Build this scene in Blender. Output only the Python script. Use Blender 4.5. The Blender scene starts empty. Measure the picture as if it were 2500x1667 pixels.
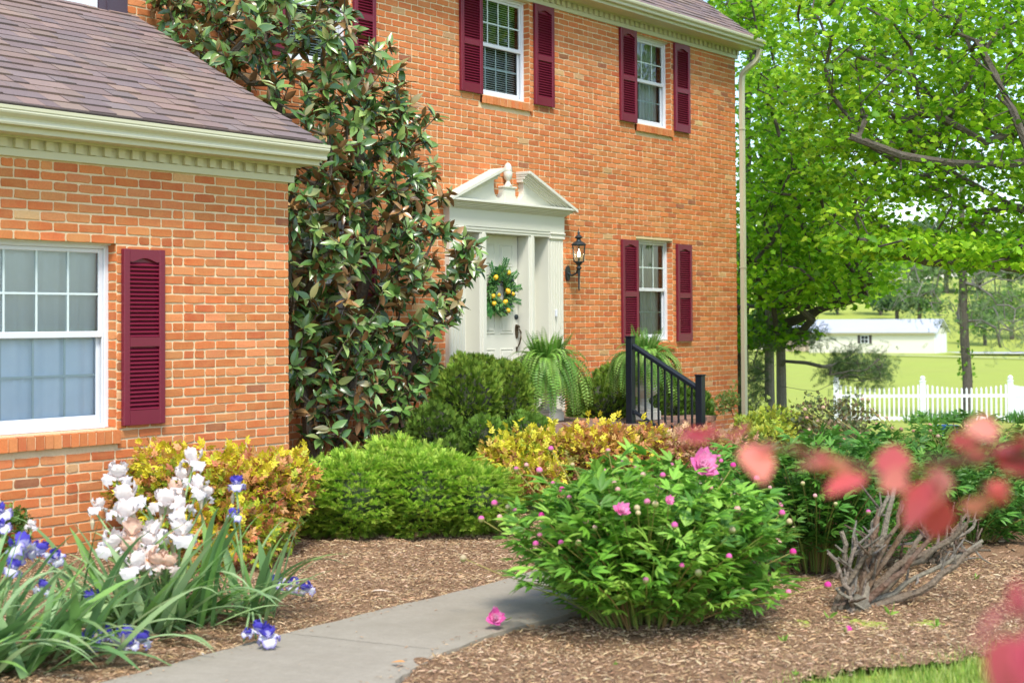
import bpy, math, random
import numpy as np
from mathutils import Matrix, Vector
rng = np.random.default_rng(7)
SC = bpy.context.scene
COL = SC.collection

# ---------------------------------------------------------------- camera
FPX, PITCH, ROLL, TH = 3663.8, .02206, -.00583, .9198
EYE = np.array([0, -10.246, 1.55])
_c, _s = math.cos(TH), math.sin(TH)
def _g(v):
    w = np.array([_c, _s, 0]); n = np.array([_s, -_c, 0]); v = np.array(v)
    return np.array([v @ w, -(v @ n), v[2]])
_r0 = np.array([1, 0, 0.]); _u0 = np.array([0, -math.sin(PITCH), math.cos(PITCH)])
CR = _g(_r0 * math.cos(ROLL) + _u0 * math.sin(ROLL))
CU = _g(-_r0 * math.sin(ROLL) + _u0 * math.cos(ROLL))
CF = _g([0, math.cos(PITCH), math.sin(PITCH)])
cam = bpy.data.cameras.new('camera'); camo = bpy.data.objects.new('camera', cam); COL.objects.link(camo)
M = np.eye(4); M[:3, 0] = CR; M[:3, 1] = CU; M[:3, 2] = -CF; M[:3, 3] = EYE
camo.matrix_world = Matrix(M.tolist())
cam.sensor_width = 36; cam.lens = FPX / 2500 * 36
cam.shift_y = -130.1 / 2500
cam.clip_start = .05; cam.clip_end = 3000
cam.dof.use_dof = True; cam.dof.focus_distance = 13.0; cam.dof.aperture_fstop = 3.1
SC.camera = camo

# ---------------------------------------------------------------- world, sun, exposure
SUN_EL, SUN_AZ = math.radians(56), (-.66, -.75)      # sun behind the camera's left shoulder
w = bpy.data.worlds.new("World"); SC.world = w; w.use_nodes = True
nt = w.node_tree
sky = nt.nodes.new('ShaderNodeTexSky'); sky.sky_type = 'NISHITA'; sky.sun_disc = False
sky.sun_elevation = SUN_EL
sky.sun_rotation = math.atan2(SUN_AZ[0], SUN_AZ[1])
sky.air_density = 1.0; sky.dust_density = 1.2; sky.ozone_density = 1.0
nt.links.new(sky.outputs[0], nt.nodes['Background'].inputs[0])
nt.nodes['Background'].inputs[1].default_value = .15
sl = bpy.data.lights.new('sun', 'SUN'); so = bpy.data.objects.new('sun', sl); COL.objects.link(so)
sl.energy = 2.05; sl.angle = math.radians(14); sl.color = (1, .95, .87)
_d = Vector((SUN_AZ[0] * math.cos(SUN_EL), SUN_AZ[1] * math.cos(SUN_EL), math.sin(SUN_EL)))
so.rotation_euler = _d.to_track_quat('Z', 'Y').to_euler()
SC.view_settings.view_transform = 'Standard'; SC.view_settings.look = 'None'
SC.view_settings.exposure = 1.14; SC.view_settings.gamma = 1
SC.render.engine = 'CYCLES'
SC.cycles.max_bounces = 8; SC.cycles.diffuse_bounces = 3; SC.cycles.transparent_max_bounces = 8
SC.cycles.use_denoising = True

# ---------------------------------------------------------------- survey helpers (pixel of the 2500 px photo -> point in the place)
CX, CY = 1250, 833.5 - 130.1
def ray(x, y): return CR * (x - CX) / FPX + CU * (CY - y) / FPX + CF
def onY(x, y, Y): q = ray(x, y); return EYE + q * ((Y - EYE[1]) / q[1])
def onZ(x, y, Z): q = ray(x, y); return EYE + q * ((Z - EYE[2]) / q[2])
def at(x, y, d): return EYE + ray(x, y) * d

# ---------------------------------------------------------------- object helpers
def tag(o, label=None, cat=None, group=None, kind=None):
    if label: o['label'] = label
    if cat: o['category'] = cat
    if group: o['group'] = group
    if kind: o['kind'] = kind
    return o
def empty(name, loc, label, cat, group=None):
    o = bpy.data.objects.new(name, None); COL.objects.link(o); o.location = loc
    o.empty_display_size = .1
    return tag(o, label, cat, group)
class G:
    """mesh collector"""
    def __init__(s): s.V = []; s.F = []; s.C = []; s.n = 0
    def add(s, V, F, col=None):
        V = np.asarray(V, float).reshape(-1, 3)
        if isinstance(F, np.ndarray): F = [F]
        elif len(F) and not isinstance(F[0], np.ndarray):
            d = {}
            for f in F: d.setdefault(len(f), []).append(f)
            F = [np.array(x, int) for x in d.values()]
        for f in F: s.F.append(f + s.n)
        s.V.append(V); s.n += len(V)
        if col is None: col = (.5, .5, .5)
        col = np.asarray(col, float)
        s.C.append(np.broadcast_to(col, (len(V), 3)) if col.ndim == 1 else col)
    def box(s, x0, x1, y0, y1, z0, z1, col=None):
        V = [(x, y, z) for z in (z0, z1) for y in (y0, y1) for x in (x0, x1)]
        s.add(V, [(0, 2, 3, 1), (4, 5, 7, 6), (0, 1, 5, 4), (2, 6, 7, 3), (0, 4, 6, 2), (1, 3, 7, 5)], col)
    def bbox(s, x0, x1, y0, y1, z0, z1, b=.004, col=None):
        """box with chamfered edges"""
        c = np.array([(x0 + x1) / 2, (y0 + y1) / 2, (z0 + z1) / 2]); h = np.array([x1 - x0, y1 - y0, z1 - z0]) / 2
        b = min(b, h.min() * .45); V = []; idx = {}
        for sx in (-1, 1):
            for sy in (-1, 1):
                for sz in (-1, 1):
                    sg = np.array([sx, sy, sz])
                    for a in range(3):
                        p = sg * h; q = p - sg * b; q[a] = p[a]; idx[(sx, sy, sz, a)] = len(V); V.append(c + q)
        F = []
        for a in range(3):
            o = [i for i in range(3) if i != a]
            for sa in (-1, 1):
                f = []
                for (p, q) in ((-1, -1), (1, -1), (1, 1), (-1, 1)):
                    k = [0, 0, 0]; k[a] = sa; k[o[0]] = p; k[o[1]] = q; f.append(idx[(*k, a)])
                if sa * (1 if a != 1 else -1) < 0: f = f[::-1]
                F.append(f)
        for a in range(3):
            o = [i for i in range(3) if i != a]
            for p in (-1, 1):
                for q in (-1, 1):
                    def id(sa, ax):
                        k = [0, 0, 0]; k[a] = sa; k[o[0]] = p; k[o[1]] = q; return idx[(*k, ax)]
                    f = [id(-1, o[0]), id(1, o[0]), id(1, o[1]), id(-1, o[1])]
                    F.append(f)
        for sx in (-1, 1):
            for sy in (-1, 1):
                for sz in (-1, 1): F.append([idx[(sx, sy, sz, a)] for a in range(3)])
        s.add(V, F, col)
    def prism(s, prof, x0, x1, axis=0, col=None, cap=True):
        """profile (a,b) extruded along an axis; axis 0: prof=(y,z); 2: prof=(x,y); 1: prof=(x,z)"""
        n = len(prof); V = []
        for x in (x0, x1):
            for a, b in prof:
                V.append((x, a, b) if axis == 0 else ((a, x, b) if axis == 1 else (a, b, x)))
        F = [(i, (i + 1) % n, n + (i + 1) % n, n + i) for i in range(n)]
        if cap: F += [tuple(range(n))[::-1], tuple(range(n, 2 * n))]
        s.add(V, F, col)
    def lathe(s, prof, c, n=16, col=None):
        V = []; F = []
        for r, z in prof:
            for k in range(n):
                a = 2 * math.pi * k / n; V.append((c[0] + r * math.cos(a), c[1] + r * math.sin(a), c[2] + z))
        for i in range(len(prof) - 1):
            for k in range(n): F.append((i * n + k, i * n + (k + 1) % n, (i + 1) * n + (k + 1) % n, (i + 1) * n + k))
        s.add(V, F, col)
    def tube(s, pts, rad, n=6, col=None, cap=True):
        P = np.asarray(pts, float); m = len(P); rad = np.broadcast_to(np.asarray(rad, float), (m,))
        T = np.gradient(P, axis=0); T /= np.linalg.norm(T, axis=1)[:, None] + 1e-9
        ref = np.array([0, 0, 1.]) if abs(T[:, 2]).mean() < .8 else np.array([1., 0, 0])
        A = np.cross(T, ref); A /= np.linalg.norm(A, axis=1)[:, None] + 1e-9; B = np.cross(T, A)
        a = np.linspace(0, 2 * np.pi, n, endpoint=False)
        V = P[:, None] + rad[:, None, None] * (np.cos(a)[None, :, None] * A[:, None] + np.sin(a)[None, :, None] * B[:, None])
        i = np.arange(m - 1)[:, None] * n; k = np.arange(n)[None]; k2 = (k + 1) % n
        F = np.stack([i + k, i + k2, i + n + k2, i + n + k], -1).reshape(-1, 4)
        fs = [F]
        if cap: fs.append(np.array([list(range(n))[::-1], [(m - 1) * n + q for q in range(n)]]))
        s.add(V.reshape(-1, 3), fs, col)
    def inst(s, tmpl, pos, rot, scl, cols=None):
        TV, TF = tmpl; N = len(pos)
        scl = np.asarray(scl, float)
        S = scl[:, None, None] if scl.ndim == 1 else scl[:, None, :]
        V = np.einsum('nij,nkj->nki', rot, TV[None] * S) + pos[:, None]
        k = len(TV); off = (np.arange(N) * k)
        fs = []
        for f in TF: fs.append((f[None] + off[:, None, None]).reshape(-1, f.shape[1]))
        c = None
        if cols is not None: c = np.repeat(np.asarray(cols, float), k, axis=0)
        s.add(V.reshape(-1, 3), fs, c)
    def build(s, name, mat, parent=None, smooth=False, origin=None):
        V = np.concatenate(s.V) if s.V else np.zeros((0, 3)); C = np.concatenate(s.C)
        if origin is None: origin = np.zeros(3)
        if parent is not None: origin = np.array(wloc(parent))
        V = V - origin
        me = bpy.data.meshes.new(name); me.vertices.add(len(V)); me.vertices.foreach_set('co', V.ravel().astype(np.float32))
        loops = np.concatenate([f.ravel() for f in s.F]); tot = np.concatenate([np.full(len(f), f.shape[1]) for f in s.F])
        me.loops.add(len(loops)); me.loops.foreach_set('vertex_index', loops.astype(np.int32))
        me.polygons.add(len(tot)); st = np.concatenate([[0], np.cumsum(tot)[:-1]])
        me.polygons.foreach_set('loop_start', st.astype(np.int32)); me.polygons.foreach_set('loop_total', tot.astype(np.int32))
        me.polygons.foreach_set('use_smooth', np.full(len(tot), smooth))
        at_ = me.color_attributes.new('Col', 'FLOAT_COLOR', 'POINT')
        at_.data.foreach_set('color', np.c_[C, np.ones(len(C))].ravel().astype(np.float32))
        me.update(calc_edges=True); me.validate()
        me.materials.append(mat)
        o = bpy.data.objects.new(name, me); COL.objects.link(o)
        if parent is not None: o.parent = parent
        else: o.location = origin
        return o
def wloc(o):
    v = Vector(o.location)
    while o.parent: o = o.parent; v = v + o.location
    return v
def norm(v): v = np.asarray(v, float); return v / (np.linalg.norm(v, axis=-1, keepdims=True) + 1e-9)
def basis(d, up, roll=None):
    """columns: x=d, z~up"""
    d = norm(d); y = np.cross(up, d); bad = np.linalg.norm(y, axis=1) < 1e-3
    y[bad] = np.cross(np.array([1, 0, 0.]), d[bad]); y = norm(y); z = np.cross(d, y)
    if roll is not None:
        c, s_ = np.cos(roll)[:, None], np.sin(roll)[:, None]; y, z = y * c + z * s_, z * c - y * s_
    return np.stack([d, y, z], -1)
def rdir(n, zmin=-1, zmax=1):
    z = rng.uniform(zmin, zmax, n); a = rng.uniform(0, 2 * np.pi, n); r = np.sqrt(1 - z * z)
    return np.stack([r * np.cos(a), r * np.sin(a), z], -1)
def pal(cols, n, jit=.12, wts=None):
    c = np.array(cols, float); i = rng.choice(len(c), n, p=None if wts is None else np.array(wts) / sum(wts))
    return c[i] * rng.uniform(1 - jit, 1 + jit, (n, 1)) * rng.uniform(1 - jit * .4, 1 + jit * .4, (n, 3))
def leaf(n=4, w=.2, p=.8, curl=.15, fold=.06, wav=0):
    """leaf template along +x, length 1"""
    V = [(0, 0, 0)]; F3 = []; F4 = []
    for i in range(1, n):
        t = i / n; h = w * math.sin(math.pi * t ** p); z = -curl * t * t
        V += [(t, h, z + fold * h / w + wav * (i % 2)), (t, 0, z), (t, -h, z + fold * h / w - wav * (i % 2))]
    V.append((1, 0, -curl)); e = len(V) - 1
    F3 += [(0, 2, 1), (0, 3, 2)]
    for i in range(n - 2):
        a = 1 + 3 * i; F4 += [(a, a + 1, a + 4, a + 3), (a + 1, a + 2, a + 5, a + 4)]
    a = 1 + 3 * (n - 2); F3 += [(a, a + 1, e), (a + 1, a + 2, e)]
    fs = [np.array(F3)]
    if F4: fs.append(np.array(F4))
    return np.array(V, float), fs
def quadleaf(w=.3, fold=.0):
    return np.array([(0, 0, 0), (.5, w, fold), (1, 0, 0), (.5, -w, fold)], float), [np.array([(0, 3, 2, 1)])]
def compound(parts):
    """parts: list of (template, M3, offset)"""
    V = []; d = {}; n = 0
    for (tv, tf), m, o in parts:
        V.append(tv @ np.array(m).T + o)
        for f in tf: d.setdefault(f.shape[1], []).append(f + n)
        n += len(tv)
    return np.concatenate(V), [np.concatenate(x) for x in d.values()]
def rz(a): c, s_ = math.cos(a), math.sin(a); return np.array([[c, -s_, 0], [s_, c, 0], [0, 0, 1.]])
def ry(a): c, s_ = math.cos(a), math.sin(a); return np.array([[c, 0, s_], [0, 1, 0], [-s_, 0, c]])
def rx(a): c, s_ = math.cos(a), math.sin(a); return np.array([[1, 0, 0], [0, c, -s_], [0, s_, c]])
def inpoly(P, poly):
    x, y = P[:, 0], P[:, 1]; r = np.zeros(len(P), bool); n = len(poly)
    for i in range(n):
        x1, y1 = poly[i]; x2, y2 = poly[(i + 1) % n]
        c = ((y1 > y) != (y2 > y)) & (x < (x2 - x1) * (y - y1) / (y2 - y1 + 1e-12) + x1); r ^= c
    return r
class Skel:
    """branch skeleton: nodes added target by target, each joined to the best node already there"""
    def __init__(s, lines):
        s.P = []; s.par = []; s.tip = []
        for ln in lines:
            prev = ln[0] if isinstance(ln[0], int) else -1
            pts = ln[1:] if isinstance(ln[0], int) else ln
            pts = np.array(pts, float)
            for i, p in enumerate(pts):
                if i and prev >= 0:
                    a = np.array(s.P[prev]); L = np.linalg.norm(p - a); m = max(1, int(L / .25))
                    for k in range(1, m + 1):
                        q = a + (p - a) * k / m + rng.normal(0, L * .012, 3) * (k < m); s.P.append(q); s.par.append(prev); prev = len(s.P) - 1
                else:
                    s.P.append(p); s.par.append(prev); prev = len(s.P) - 1
            s.tip.append(prev)
    def grow(s, T, step=.25, pen=1.0, wob=.06, bow=.1):
        base = np.array(s.P); d0 = np.array([np.min(np.linalg.norm(base - t, axis=1)) for t in T]); out = np.zeros(len(T), int)
        N = len(s.P); buf = np.zeros((N + len(T) * 14, 3)); buf[:N] = base
        for i in np.argsort(d0):
            t = T[i]; v = buf[:N] - t; d = np.linalg.norm(v, axis=1)
            j = int(np.argmin(d + pen * np.maximum(0, v[:, 2] + .25 * d)))
            a = buf[j].copy(); L = d[j]; m = min(12, max(1, int(L / step))); prev = j
            per = rng.normal(0, wob * L, 3)
            for k in range(1, m + 1):
                u = k / m; q = a + (t - a) * u + per * math.sin(math.pi * u) * .8 + np.array([0, 0, -bow * L * math.sin(math.pi * u)])
                buf[N] = q; s.par.append(prev); prev = N; N += 1
            out[i] = prev; s.tip.append(prev)
        s.P = list(buf[:N]); return out
    def mesh(s, g, rt=.003, ex=.5, rmax=1, sides=5, col=(.1, .08, .06), rmin=None):
        P = np.array(s.P); par = np.array(s.par); n = len(P); cnt = np.zeros(n)
        for t in s.tip: cnt[t] += 1
        for i in range(n - 1, -1, -1):
            if par[i] >= 0: cnt[par[i]] += cnt[i]
        R = np.minimum(rmax, rt * np.maximum(cnt, 1) ** ex)
        e = np.where(par >= 0)[0]; D = np.zeros((n, 3)); D[e] = norm(P[e] - P[par[e]]); root = np.where(par < 0)[0]
        D[root] = (0, 0, 1)
        main = np.full(n, -1); best = np.zeros(n)
        for i in e:
            if cnt[i] > best[par[i]]: best[par[i]] = cnt[i]; main[par[i]] = i
        def ring(c, d, r):
            ref = np.where(np.abs(d[:, 2:3]) < .9, np.array([[0, 0, 1.]]), np.array([[1., 0, 0]]))
            A = norm(np.cross(d, ref)); B = np.cross(d, A); a = np.linspace(0, 2 * np.pi, sides, endpoint=False)
            return c[:, None] + r[:, None, None] * (np.cos(a)[None, :, None] * A[:, None] + np.sin(a)[None, :, None] * B[:, None])
        pe = par[e]; ism = main[pe] == e
        dA = np.where((ism & (par[pe] >= 0))[:, None], D[pe], D[e]); rA = np.where(ism, R[pe], R[e])
        V = np.concatenate([ring(P[pe], dA, rA), ring(P[e], D[e], R[e])], 1)
        k = np.arange(sides); F = np.stack([k, (k + 1) % sides, sides + (k + 1) % sides, sides + k], -1)
        off = np.arange(len(e)) * 2 * sides
        g.add(V.reshape(-1, 3), (F[None] + off[:, None, None]).reshape(-1, 4), col)

# ---------------------------------------------------------------- materials
def mat(name, col=(.5, .5, .5), rough=.6, spec=.5, metal=0, noise=None, bump=None, vcol=False, transl=0, emit=None, alpha=None, back=None, coat=0):
    m = bpy.data.materials.new(name); m.use_nodes = True; t = m.node_tree; N = t.nodes; L = t.links
    b = N['Principled BSDF']; b.inputs['Roughness'].default_value = rough; b.inputs['Metallic'].default_value = metal
    b.inputs['Specular IOR Level'].default_value = spec; b.inputs['Base Color'].default_value = (*col, 1)
    if coat: b.inputs['Coat Weight'].default_value = coat; b.inputs['Coat Roughness'].default_value = .2
    src = None
    tc = N.new('ShaderNodeTexCoord')
    if vcol:
        a = N.new('ShaderNodeAttribute'); a.attribute_name = 'Col'; src = a.outputs['Color']
    if noise:   # (scale, amount, other colour)
        for (sc_, am, oc) in (noise if isinstance(noise, list) else [noise]):
            nz = N.new('ShaderNodeTexNoise'); nz.inputs['Scale'].default_value = sc_; nz.inputs['Detail'].default_value = 8; nz.inputs['Roughness'].default_value = .65
            L.new(tc.outputs['Object'], nz.inputs['Vector'])
            rp = N.new('ShaderNodeMapRange'); rp.inputs[1].default_value = .35; rp.inputs[2].default_value = .7; rp.inputs[4].default_value = am
            L.new(nz.outputs['Fac'], rp.inputs[0])
            mx = N.new('ShaderNodeMix'); mx.data_type = 'RGBA'
            if src is None: mx.inputs[6].default_value = (*col, 1)
            else: L.new(src, mx.inputs[6])
            mx.inputs[7].default_value = (*oc, 1); L.new(rp.outputs[0], mx.inputs[0]); src = mx.outputs[2]
    if back is not None:
        ge = N.new('ShaderNodeNewGeometry'); mx = N.new('ShaderNodeMix'); mx.data_type = 'RGBA'
        if src is None: mx.inputs[6].default_value = (*col, 1)
        else: L.new(src, mx.inputs[6])
        mx.inputs[7].default_value = (*back, 1); L.new(ge.outputs['Backfacing'], mx.inputs[0]); src = mx.outputs[2]
        r2 = N.new('ShaderNodeMapRange'); r2.inputs[3].default_value = rough; r2.inputs[4].default_value = .8
        L.new(ge.outputs['Backfacing'], r2.inputs[0]); L.new(r2.outputs[0], b.inputs['Roughness'])
    if src is not None: L.new(src, b.inputs['Base Color'])
    if bump:   # (scale, strength, distance)
        nz = N.new('ShaderNodeTexNoise'); nz.inputs['Scale'].default_value = bump[0]; nz.inputs['Detail'].default_value = 6
        L.new(tc.outputs['Object'], nz.inputs['Vector'])
        bm = N.new('ShaderNodeBump'); bm.inputs['Strength'].default_value = bump[1]; bm.inputs['Distance'].default_value = bump[2]
        L.new(nz.outputs['Fac'], bm.inputs['Height']); L.new(bm.outputs[0], b.inputs['Normal'])
    if emit: b.inputs['Emission Color'].default_value = (*emit[0], 1); b.inputs['Emission Strength'].default_value = emit[1]
    if transl:
        tr = N.new('ShaderNodeBsdfTranslucent'); ms = N.new('ShaderNodeMixShader'); ms.inputs[0].default_value = transl
        if src is not None: L.new(src, tr.inputs[0])
        else: tr.inputs[0].default_value = (*col, 1)
        out = N['Material Output']; L.new(b.outputs[0], ms.inputs[1]); L.new(tr.outputs[0], ms.inputs[2]); L.new(ms.outputs[0], out.inputs[0])
    return m
MB = mat('brick', vcol=True, rough=.88, spec=.2, noise=[(9, .36, (.66, .36, .13)), (.7, .3, (.50, .17, .06)), (70, .25, (.25, .07, .03))], bump=(120, .5, .004))
MM = mat('mortar', (.64, .50, .30), .95, .1, noise=[(4, .6, (.70, .54, .33)), (60, .5, (.82, .68, .46))], bump=(90, .6, .004))
MCRM = mat('cream_trim', (.58, .57, .41), .4, noise=(3, .25, (.52, .51, .35)))
MWHT = mat('white_door_trim', (.66, .655, .56), .42)
MVIN = mat('white_vinyl', (.66, .69, .73), .35)
MMUN = mat('muntin', (.60, .70, .68), .4)
MBUR = mat('burgundy', (.165, .012, .032), .38, noise=(30, .2, (.12, .008, .02)), bump=(40, .15, .002))
MSHG = mat('shingle', vcol=True, rough=.9, spec=.2, noise=[(160, .45, (.30, .22, .21)), (2, .3, (.15, .11, .11))], bump=(220, .6, .003))
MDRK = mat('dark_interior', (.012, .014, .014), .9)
MCUR = mat('curtain', (.85, .88, .82), .9, transl=.3, noise=(3, .3, (.6, .66, .6)))
MSKY = mat('painted_sky_reflection', (.84, .93, .98), .8, noise=(2.2, .5, (.60, .72, .80)))  # pale blue-grey colour standing in for sky reflected in the wing window
MSCR = mat('insect_screen', (.06, .07, .075), .8)
MMTL = mat('black_metal', (.012, .017, .024), .38, metal=.3)
MPUR = mat('flashing', (.075, .055, .075), .5)
MLNT = mat('lantern_metal', (.05, .065, .07), .5, metal=.6, noise=(60, .5, (.03, .03, .03)))
MBRZ = mat('bronze', (.10, .075, .045), .45, metal=.8)
MURN = mat('urn_stone', (.60, .57, .50), .8, noise=(12, .4, (.45, .42, .36)), bump=(60, .3, .003))
MCON = mat('concrete', (.37, .33, .26), .9, spec=.2, noise=[(1.1, .8, (.24, .21, .155)), (7, .5, (.42, .38, .30)), (38, .6, (.27, .24, .18)), (200, .6, (.20, .175, .13))], bump=(160, .5, .002))
MMUL = mat('mulch', (.33, .21, .125), .95, spec=.1, noise=[(1.6, .5, (.13, .065, .035)), (55, .75, (.35, .21, .11)), (150, .6, (.06, .03, .018))], bump=(70, 1, .02))
MCHP = mat('bark_chip', vcol=True, rough=.9, spec=.15)
MBRK = mat('bark', vcol=True, rough=.9, spec=.1, noise=[(14, .45, (.20, .19, .15)), (60, .5, (.04, .033, .026))], bump=(45, 1, .02))
MSTM = mat('stem', vcol=True, rough=.55)
def fol(name, rough=.5, tr=.3, spec=.4, back=None): return mat(name, vcol=True, rough=rough, spec=spec, transl=tr, back=back)
MLEAF = fol('leaf', .45, .35)
MMAP = fol('maple_leaf', .5, .5, .3)
MMAG = fol('magnolia_leaf', .27, .10, .6, back=(.27, .14, .05))
MNDL = fol('needle', .6, .15, .3)
MPET = mat('petal', vcol=True, rough=.6, spec=.2, transl=.35)
MFRU = mat('fruit', vcol=True, rough=.45)
def glassmat(name, tint, mix, rough=.02):
    m = bpy.data.materials.new(name); m.use_nodes = True; t = m.node_tree; N = t.nodes; L = t.links
    N.remove(N['Principled BSDF']); g = N.new('ShaderNodeBsdfGlossy'); g.inputs['Roughness'].default_value = rough
    tr = N.new('ShaderNodeBsdfTransparent'); tr.inputs[0].default_value = (*tint, 1); ms = N.new('ShaderNodeMixShader')
    fr = N.new('ShaderNodeFresnel'); fr.inputs[0].default_value = mix
    L.new(fr.outputs[0], ms.inputs[0]); L.new(tr.outputs[0], ms.inputs[1]); L.new(g.outputs[0], ms.inputs[2]); L.new(ms.outputs[0], N['Material Output'].inputs[0])
    return m
MGLS = glassmat('window_glass', (.92, .95, .93), 2.0)
MGLL = glassmat('lantern_glass', (.85, .85, .82), 1.5, .05)
MGLW = glassmat('screened_glass', (.84, .87, .90), 1.3, .08)

# ================================================================ HOUSE
BR_COL = [(.61, .17, .055), (.66, .25, .10), (.50, .12, .046), (.60, .39, .20), (.29, .10, .06), (.59, .20, .072)]
BR_W = [50, 24, 9, 2.2, 1.0, 30]
def bricks(g, O, u, v, n, x0s, x1s, z0s, z1s, proud=.0065, cut=.008, jit=.0015):
    O, u, v, n = [np.array(a, float) for a in (O, u, v, n)]
    x0s, x1s, z0s, z1s = [np.asarray(a, float) for a in (x0s, x1s, z0s, z1s)]
    N = len(x0s); c = np.minimum(cut, (x1s - x0s) * .2)
    c = c * rng.uniform(.3, 1.5, N)
    px = np.stack([x0s + c, (x0s + x1s) / 2, x1s - c, x1s, x1s, x1s, x1s - c, (x0s + x1s) / 2, x0s + c, x0s, x0s, x0s], 1)
    zc = (z0s + z1s) / 2; cz = c * .8
    pz = np.stack([z0s, z0s, z0s, z0s + cz, zc, z1s - cz, z1s, z1s, z1s, z1s - cz, zc, z0s + cz], 1)
    px = px + rng.normal(0, jit, px.shape); pz = pz + rng.normal(0, jit, pz.shape)
    mx, mz = px.mean(1, keepdims=True), pz.mean(1, keepdims=True)
    d = proud * rng.uniform(.7, 1.25, (N, 1)) + rng.normal(0, .0006, px.shape)
    ix = mx + (px - mx) * (1 - .006 / (x1s - x0s + .01))[:, None]; iz = mz + (pz - mz) * .93
    A = O + px[..., None] * u + pz[..., None] * v
    B = O + px[..., None] * u + pz[..., None] * v + (d * .62)[..., None] * n
    Cc = O + ix[..., None] * u + iz[..., None] * v + d[..., None] * n
    V = np.concatenate([A, B, Cc], 1); k = np.arange(12); k2 = (k + 1) % 12
    F4 = np.concatenate([np.stack([k, k2, k2 + 12, k + 12], -1), np.stack([k + 12, k2 + 12, k2 + 24, k + 24], -1)])
    F12 = (np.arange(12) + 24)[None]
    off = (np.arange(N) * 36)[:, None, None]
    g.add(V.reshape(-1, 3), [(F4[None] + off).reshape(-1, 4), (F12[None] + off).reshape(-1, 12)], np.repeat(pal(BR_COL, N, .16, BR_W), 36, 0))
def brick_field(g, O, u, v, n, W, H, holes=(), ch=.0677, bl=.2032, off=0., **kw):
    X0, X1, Z0, Z1 = [], [], [], []
    jn = .0135
    for j in range(int(H / ch) + 1):
        za, zb = j * ch + jn / 2, min((j + 1) * ch - jn / 2, H)
        if zb - za < .02: continue
        x = -bl + off + (bl / 2 if j % 2 else 0)
        row = []
        while x < W:
            L = bl if rng.random() > .07 else bl / 2
            row.append((max(0, x + jn / 2), min(W, x + L - jn / 2))); x += L
            if L < bl: row.append((max(0, x + jn / 2), min(W, x + L - jn / 2))); x += L
        for a, b in row:
            segs = [(a, b)]
            for (hx0, hx1, hz0, hz1) in holes:
                if zb > hz0 + .01 and za < hz1 - .01:
                    ns = []
                    for (p, q) in segs:
                        if q <= hx0 or p >= hx1: ns.append((p, q)); continue
                        if p < hx0: ns.append((p, hx0 - .002))
                        if q > hx1: ns.append((hx1 + .002, q))
                    segs = ns
            for p, q in segs:
                if q - p > .02: X0.append(p); X1.append(q); Z0.append(za); Z1.append(zb)
    bricks(g, O, u, v, n, X0, X1, Z0, Z1, **kw)
def wall_sheet(g, O, u, v, W, H, holes):
    """mortar plane with openings, as a grid of quads"""
    O, u, v = [np.array(a, float) for a in (O, u, v)]
    xs = sorted({0, W, *[h[0] for h in holes], *[h[1] for h in holes]}); zs = sorted({0, H, *[h[2] for h in holes], *[h[3] for h in holes]})
    V = []; F = []
    for a, b in zip(xs, xs[1:]):
        for c, d in zip(zs, zs[1:]):
            mx, mz = (a + b) / 2, (c + d) / 2
            if any(h[0] < mx < h[1] and h[2] < mz < h[3] for h in holes): continue
            i = len(V); V += [O + u * a + v * c, O + u * b + v * c, O + u * b + v * d, O + u * a + v * d]; F.append((i, i + 1, i + 2, i + 3))
    g.add(V, F)
house = empty('brick_house', (13.7, .3, 0), 'two-storey orange brick house with burgundy shutters, cream cornices and a projecting one-storey wing', 'house')
WY, MY = -1.72, .30
WX0, WX1 = 3.6, 8.295
MX0, MX1 = 8.33, 19.2
WZT, MZT = 2.66, 5.33
CHM = .0697
WINS = dict(w1=(13.27, 14.215, 4.127, 5.315), w2=(16.51, 17.425, 4.127, 5.30), w3=(16.51, 17.425, 1.275, 2.62), w0=(10.22, 11.14, 4.127, 5.30), w4=(10.22, 11.14, 1.275, 2.62))
WING = (5.49, 6.645, .825, 2.108)
DOOR = (12.78, 14.62, .47, 2.70)
# main wall
mh = [(a - MX0, b - MX0, c, d) for (a, b, c, d) in WINS.values()] + [(DOOR[0] - MX0, DOOR[1] - MX0, -.3, DOOR[3])]
g = G(); wall_sheet(g, (MX0, MY, -.3), (1, 0, 0), (0, 0, 1), MX1 - MX0, MZT + .3 + .1, [(a, b, c + .3 if c > 0 else 0, d + .3) for a, b, c, d in mh])
g.box(MX1 - .01, MX1, MY, 9, -.3, MZT + .1)
mw = g.build('main_wall', MM, house); tag(mw, 'orange brick two-storey facade with pale mortar joints')
g = G(); holes = list(mh) + [(a - MX0 - .0, b - MX0 + .0, c - .105, c) for (a, b, c, d) in WINS.values()]
brick_field(g, (MX0, MY, 0), (1, 0, 0), (0, 0, 1), (0, -1, 0), MX1 - MX0, MZT, holes, ch=CHM, bl=.209)
for (a, b, c, d) in WINS.values():   # right reveals
    brick_field(g, (b, MY, c), (0, 1, 0), (0, 0, 1), (-1, 0, 0), .10, d - c, ch=CHM, bl=.24, proud=.004)
    brick_field(g, (a, MY + .1, c), (0, -1, 0), (0, 0, 1), (1, 0, 0), .10, d - c, ch=CHM, bl=.24, proud=.004)
g.build('brickwork', MB, mw)
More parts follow.
